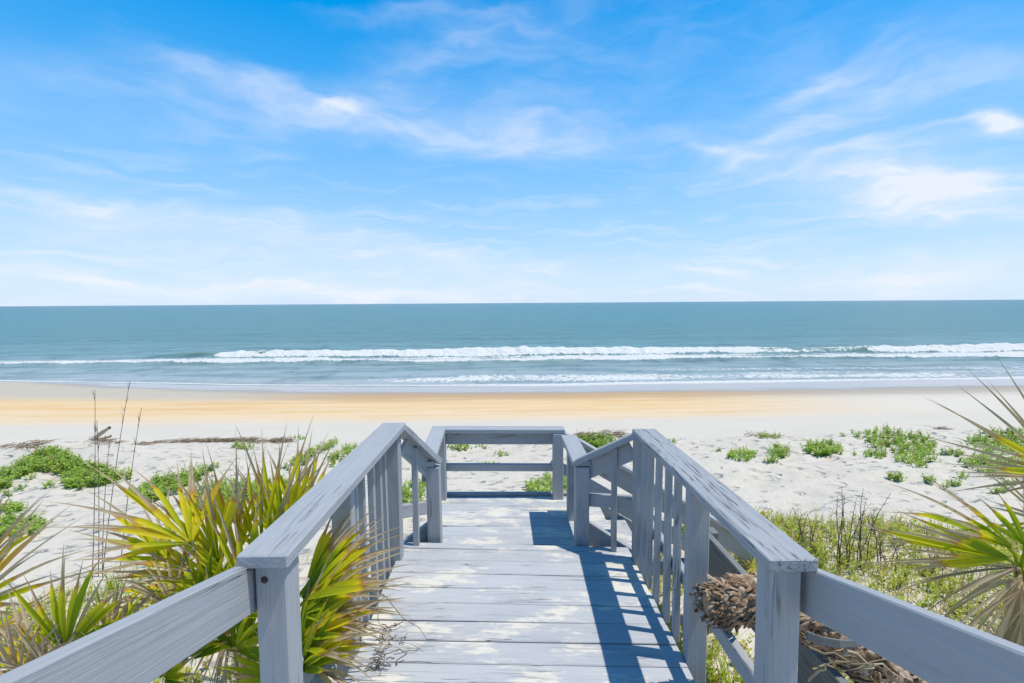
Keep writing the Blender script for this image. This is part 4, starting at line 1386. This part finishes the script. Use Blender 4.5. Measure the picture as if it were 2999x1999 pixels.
def wrack(name, label, px_line, n, wid, seed):
    rng = random.Random(seed)
    ac = Acc()
    P = [hit(u, v) for u, v in px_line]
    for i in range(n):
        t = rng.random() * (len(P) - 1)
        k = int(t)
        p = P[k] + (P[k + 1] - P[k]) * (t - k)
        x, y = p[0] + rng.gauss(0, .10), p[1] + rng.gauss(0, wid)
        q = np.array([x, y, float(terrain(x, y)) + rng.uniform(.0, .05)])
        a = rng.gauss(0, .7)
        d = np.array([math.cos(a), math.sin(a), rng.uniform(-.1, .25)])
        L = rng.uniform(.08, .32)
        m = q + d * L * .5 + np.array([0, 0, rng.uniform(0, .03)])
        v, f = tube([q, m, q + d * L], [.006, .007, .003], 3)
        ac.add(v, f, rng.uniform(.1, 1))
    return tag(link(name, ac.mesh(name, M_WRACK)), label, 'seaweed wrack', kind='stuff')


wrack('wrack_line', 'long brown line of dried reed wrack left of the boardwalk', [(265, 1306), (420, 1300), (560, 1294), (640, 1293), (700, 1292), (755, 1295)], 560, .05, 1)
wrack('wrack_line', 'short scrap of brown wrack near the diagonal vine strip', [(785, 1293), (840, 1294)], 130, .06, 2)
wrack('wrack_line', 'thin brown wrack behind the bright vine mound by the right railing', [(1670, 1287), (1700, 1280), (1780, 1274), (1830, 1278)], 130, .06, 3)
wrack('wrack_line', 'dark wrack crumbs at the flat vine tuft on the right dune crest', [(2185, 1272), (2260, 1280)], 60, .05, 4)
wrack('wrack_line', 'two dark wrack crumbs on white sand between the right-hand vine mats', [(2742, 1257), (2762, 1257)], 26, .03, 5)
wrack('wrack_line', 'faint wrack line left of the vine covered sand mound', [(0, 1310), (60, 1309), (110, 1306)], 110, .06, 6)

# ------------------------------------------------------------------ cut palmetto trunk leaning through the right railing
m_bark, T, out = new_mat('palm_bark')
tc = T.n('ShaderNodeTexCoord').outputs['Object']
ag = T.n('ShaderNodeAttribute', attribute_name='age').outputs['Fac']
c = T.ramp(ag, [(0, (0.15, 0.09, 0.055)), (.4, (0.36, 0.245, 0.155)), (.75, (0.53, 0.40, 0.275)), (1, (0.66, 0.55, 0.42))])
c = T.mix(T.math('MULTIPLY', T.noise(T.mapping(tc, scale=(1, 1, 1)), 60.0, 4.0, .7), .55), c, (0.13, 0.08, 0.05))
p = T.n('ShaderNodeBsdfPrincipled', {'Base Color': c, 'Roughness': 0.85, 'Specular IOR Level': .15})
T.t.links.new(p.outputs[0], out.inputs[0])
tr_pts = [np.array([0.772, 1.86, CZ - 1.180]), np.array([0.788, 1.86, CZ - 1.178]), np.array([0.84, 1.86, CZ - 1.170]), np.array([0.96, 1.87, CZ - 1.158]), np.array([1.17, 1.875, CZ - 1.230]),
          np.array([1.36, 1.88, CZ - 1.350]), np.array([1.70, 1.92, CZ - 1.66]), np.array([2.20, 2.0, float(terrain(2.20, 2.0)) - .08])]
tr_rad = [.028, .052, .070, .080, .084, .086, .09, .11]
tb = tr_pts[-1].copy()
TR = empty('palm_trunk', tuple(tb))
tag(TR, 'brown shaggy cut palmetto trunk leaning through the right railing', 'palm trunk')
tpp = np.array(tr_pts)
sg0 = np.concatenate([[0], np.cumsum(np.linalg.norm(np.diff(tpp, axis=0), axis=1))])
NR, NS = 150, 56
ss_ = np.concatenate([np.linspace(0, .55, 90), np.linspace(.56, sg0[-1], NR - 90)])
core_v, core_f = tube([np.array([np.interp(q, sg0, tpp[:, j]) for j in range(3)]) for q in ss_], [float(np.interp(q, sg0, tr_rad)) for q in ss_], NS)
axis_p = np.repeat(np.stack([np.interp(ss_, sg0, tpp[:, j]) for j in range(3)], 1), NS, 0)
outw = core_v - axis_p
rr = np.linalg.norm(outw, axis=1, keepdims=True)
th = np.tile(np.arange(NS) / NS * 8.0, NR)
sl_ = np.repeat(ss_, NS)
seam = np.minimum(th, 8 - th)
crump = fbm(sl_ * 34 + 3 * vnoise(seam * 1.3, sl_ * 9, 5), seam * 2.6, 4, 301, 0.6)
layer = (sl_ * 30 + 1.6 * vnoise(seam * 1.1, sl_ * 8, 7) + seam * .4) % 1.0        # torn leaf bases overlapping like shingles
core_v = axis_p + outw / rr * (rr + (0.020 * crump + 0.006 * (1 - layer))[:, None])
c_age = np.clip(.50 + .9 * crump + .25 * (1 - layer), 0, 1)
core_f = core_f.tolist() + [list(range(NS))[::-1]]
link('core', mesh_from('core', core_v - tb, core_f, m_bark, False, {'age': c_age}), TR)
# seg lengths for sampling
tp = np.array(tr_pts)
seg = np.concatenate([[0], np.cumsum(np.linalg.norm(np.diff(tp, axis=0), axis=1))])
rng = random.Random(77)
NB = 130
bark_rest = Acc()


def scale_piece(s, a, big):
    p = np.array([np.interp(s, seg, tp[:, j]) for j in range(3)])
    d = unit(np.array([np.interp(s + .02, seg, tp[:, j]) for j in range(3)]) - p)
    r = float(np.interp(s, seg, tr_rad))
    s1 = unit(np.cross(d, [0, 0, 1]))
    s2 = np.cross(s1, d)
    out_ = s1 * math.cos(a) + s2 * math.sin(a)
    tan = np.cross(d, out_)
    L, w = rng.uniform(.025, .085) * big, rng.uniform(.004, .020) * big
    base = p + out_ * (r * .96 + .004)
    fwd = unit(-d + out_ * rng.uniform(.02, .42) + tan * rng.uniform(-.8, .8))       # scales point at the cut end
    sd = unit(np.cross(fwd, out_))
    nn = np.cross(sd, fwd)
    V = [base - sd * w * .5, base + sd * w * .5, base + fwd * L * .55 + sd * w * .55 + nn * .006, base + fwd * L * .55 - sd * w * .55 + nn * .006,
         base + fwd * L + sd * w * rng.uniform(.0, .3) + nn * rng.uniform(-.012, .018), base + fwd * L * .9 - sd * w * rng.uniform(.1, .45) + nn * rng.uniform(-.015, .012)]
    V += [q - nn * .004 for q in V]
    Fc = [[0, 1, 2, 3], [3, 2, 4, 5], [7, 6, 9, 8], [8, 9, 11, 10], [0, 3, 9, 6], [3, 5, 11, 9], [1, 7, 8, 2], [2, 8, 10, 4], [5, 4, 10, 11]]
    return np.array(V), np.array(Fc), np.array(([.35] * 2 + [.6] * 2 + [.9] * 2) * 2) * rng.uniform(.25, 1.25)


for i in range(NB):
    s = 0.03 + (rng.random() ** 1.1) * 0.95
    v, f, ag_ = scale_piece(s, rng.uniform(0, 6.28), .75 if s < .08 else 1.05)
    link('bark_scale', mesh_from('bark_scale', v - tb, f, m_bark, False, {'age': np.clip(ag_, 0, 1)}), TR)
for i in range(900):
    s = 0.012 + (rng.random() ** 1.5) * 1.7
    v, f, ag_ = scale_piece(s, rng.uniform(0, 6.28), .7 if s < .3 else 1.0)
    bark_rest.add(v, f, np.clip(ag_, 0, 1))
tag(link('bark_fibre', bark_rest.mesh('bark_fibre', m_bark, False, tb), TR), kind='stuff')
# old grey leaf boot arching below the hand rail
bp = [at(2365, 1862, 1.72), at(2410, 1878, 1.70), at(2460, 1886, 1.69), at(2520, 1885, 1.70), at(2600, 1872, 1.75)]
bw_ = [.030, .030, .028, .024, .015]
bv, bf_ = [], []
for p_, w_ in zip(bp, bw_):
    for (dy_, dz_) in ((0, w_ * .5), (0, -w_ * .5), (.006, -w_ * .5), (.006, w_ * .5)):
        bv.append(p_ + np.array([0, dy_, dz_]))
for i in range(4):
    for k in range(4):
        bf_.append([i * 4 + k, i * 4 + (k + 1) % 4, (i + 1) * 4 + (k + 1) % 4, (i + 1) * 4 + k])
o = link('leaf_boot', mesh_from('leaf_boot', np.array(bv) - tb, bf_, M_OLD, False), TR)
o['label'] = 'smooth grey curved leaf boot'

# dead twigs below the right hand rail and dry fibres on the deck
def twigs(name, label, segs, mat, r):
    b = np.mean([s[0] for s in segs], axis=0)
    root = empty(name, tuple(b))
    tag(root, label, 'twigs')
    rg = random.Random(len(label))
    for s in segs:
        p0, p1 = s
        pts = [p0 + (p1 - p0) * t + np.array([rg.uniform(-1, 1), rg.uniform(-1, 1), rg.uniform(-1, 1)]) * .018 * math.sin(3.14 * t) for t in np.linspace(0, 1, 6)]
        v, f = tube(pts, [r * (1 - .6 * t) for t in np.linspace(0, 1, 6)], 5)
        a = Acc()
        a.add(v - b, f, rg.uniform(.2, 1))
        link('twig', a.mesh('twig', mat, True), root)


twigs('dead_twigs', 'bare pale twigs crossing under the right hand rail beside the palm trunk', [
    (at(2368, 1992, 1.6), at(2435, 1940, 1.5)), (at(2370, 1895, 1.62), at(2600, 1965, 1.5)), (at(2430, 1935, 1.55), at(2520, 1945, 1.5)),
    (at(2540, 1960, 1.5), at(2560, 1945, 1.45)), (at(2480, 1905, 1.62), at(2640, 1985, 1.6)), (at(2380, 1960, 1.7), at(2590, 1930, 1.75)), (at(2570, 1970, 1.5), at(2600, 1999, 1.5))], M_STRAW, .0045)
fx = []
rg = random.Random(9)
for i in range(26):
    x = -0.60 + abs(rg.gauss(0, .05))
    yy = rg.uniform(1.98, 2.3)
    a = rg.uniform(-1.2, 1.2)
    L = rg.uniform(.03, .11)
    p0 = np.array([x, yy, CZ + dz(x) + .006 + rg.uniform(0, .03)])
    fx.append((p0, p0 + np.array([math.cos(a) * L, math.sin(a) * L, rg.uniform(-.01, .03)])))
fx.append((np.array([-.62, 2.30, CZ - 1.36]), np.array([-.35, 2.12, CZ - 1.495])))
fx.append((np.array([-.60, 2.22, CZ - 1.25]), np.array([-.545, 2.12, CZ - 1.50])))
twigs('dry_leaf_fibres', 'grey dry leaf fibres littering the deck by the left balusters', fx, M_DRY, .0028)
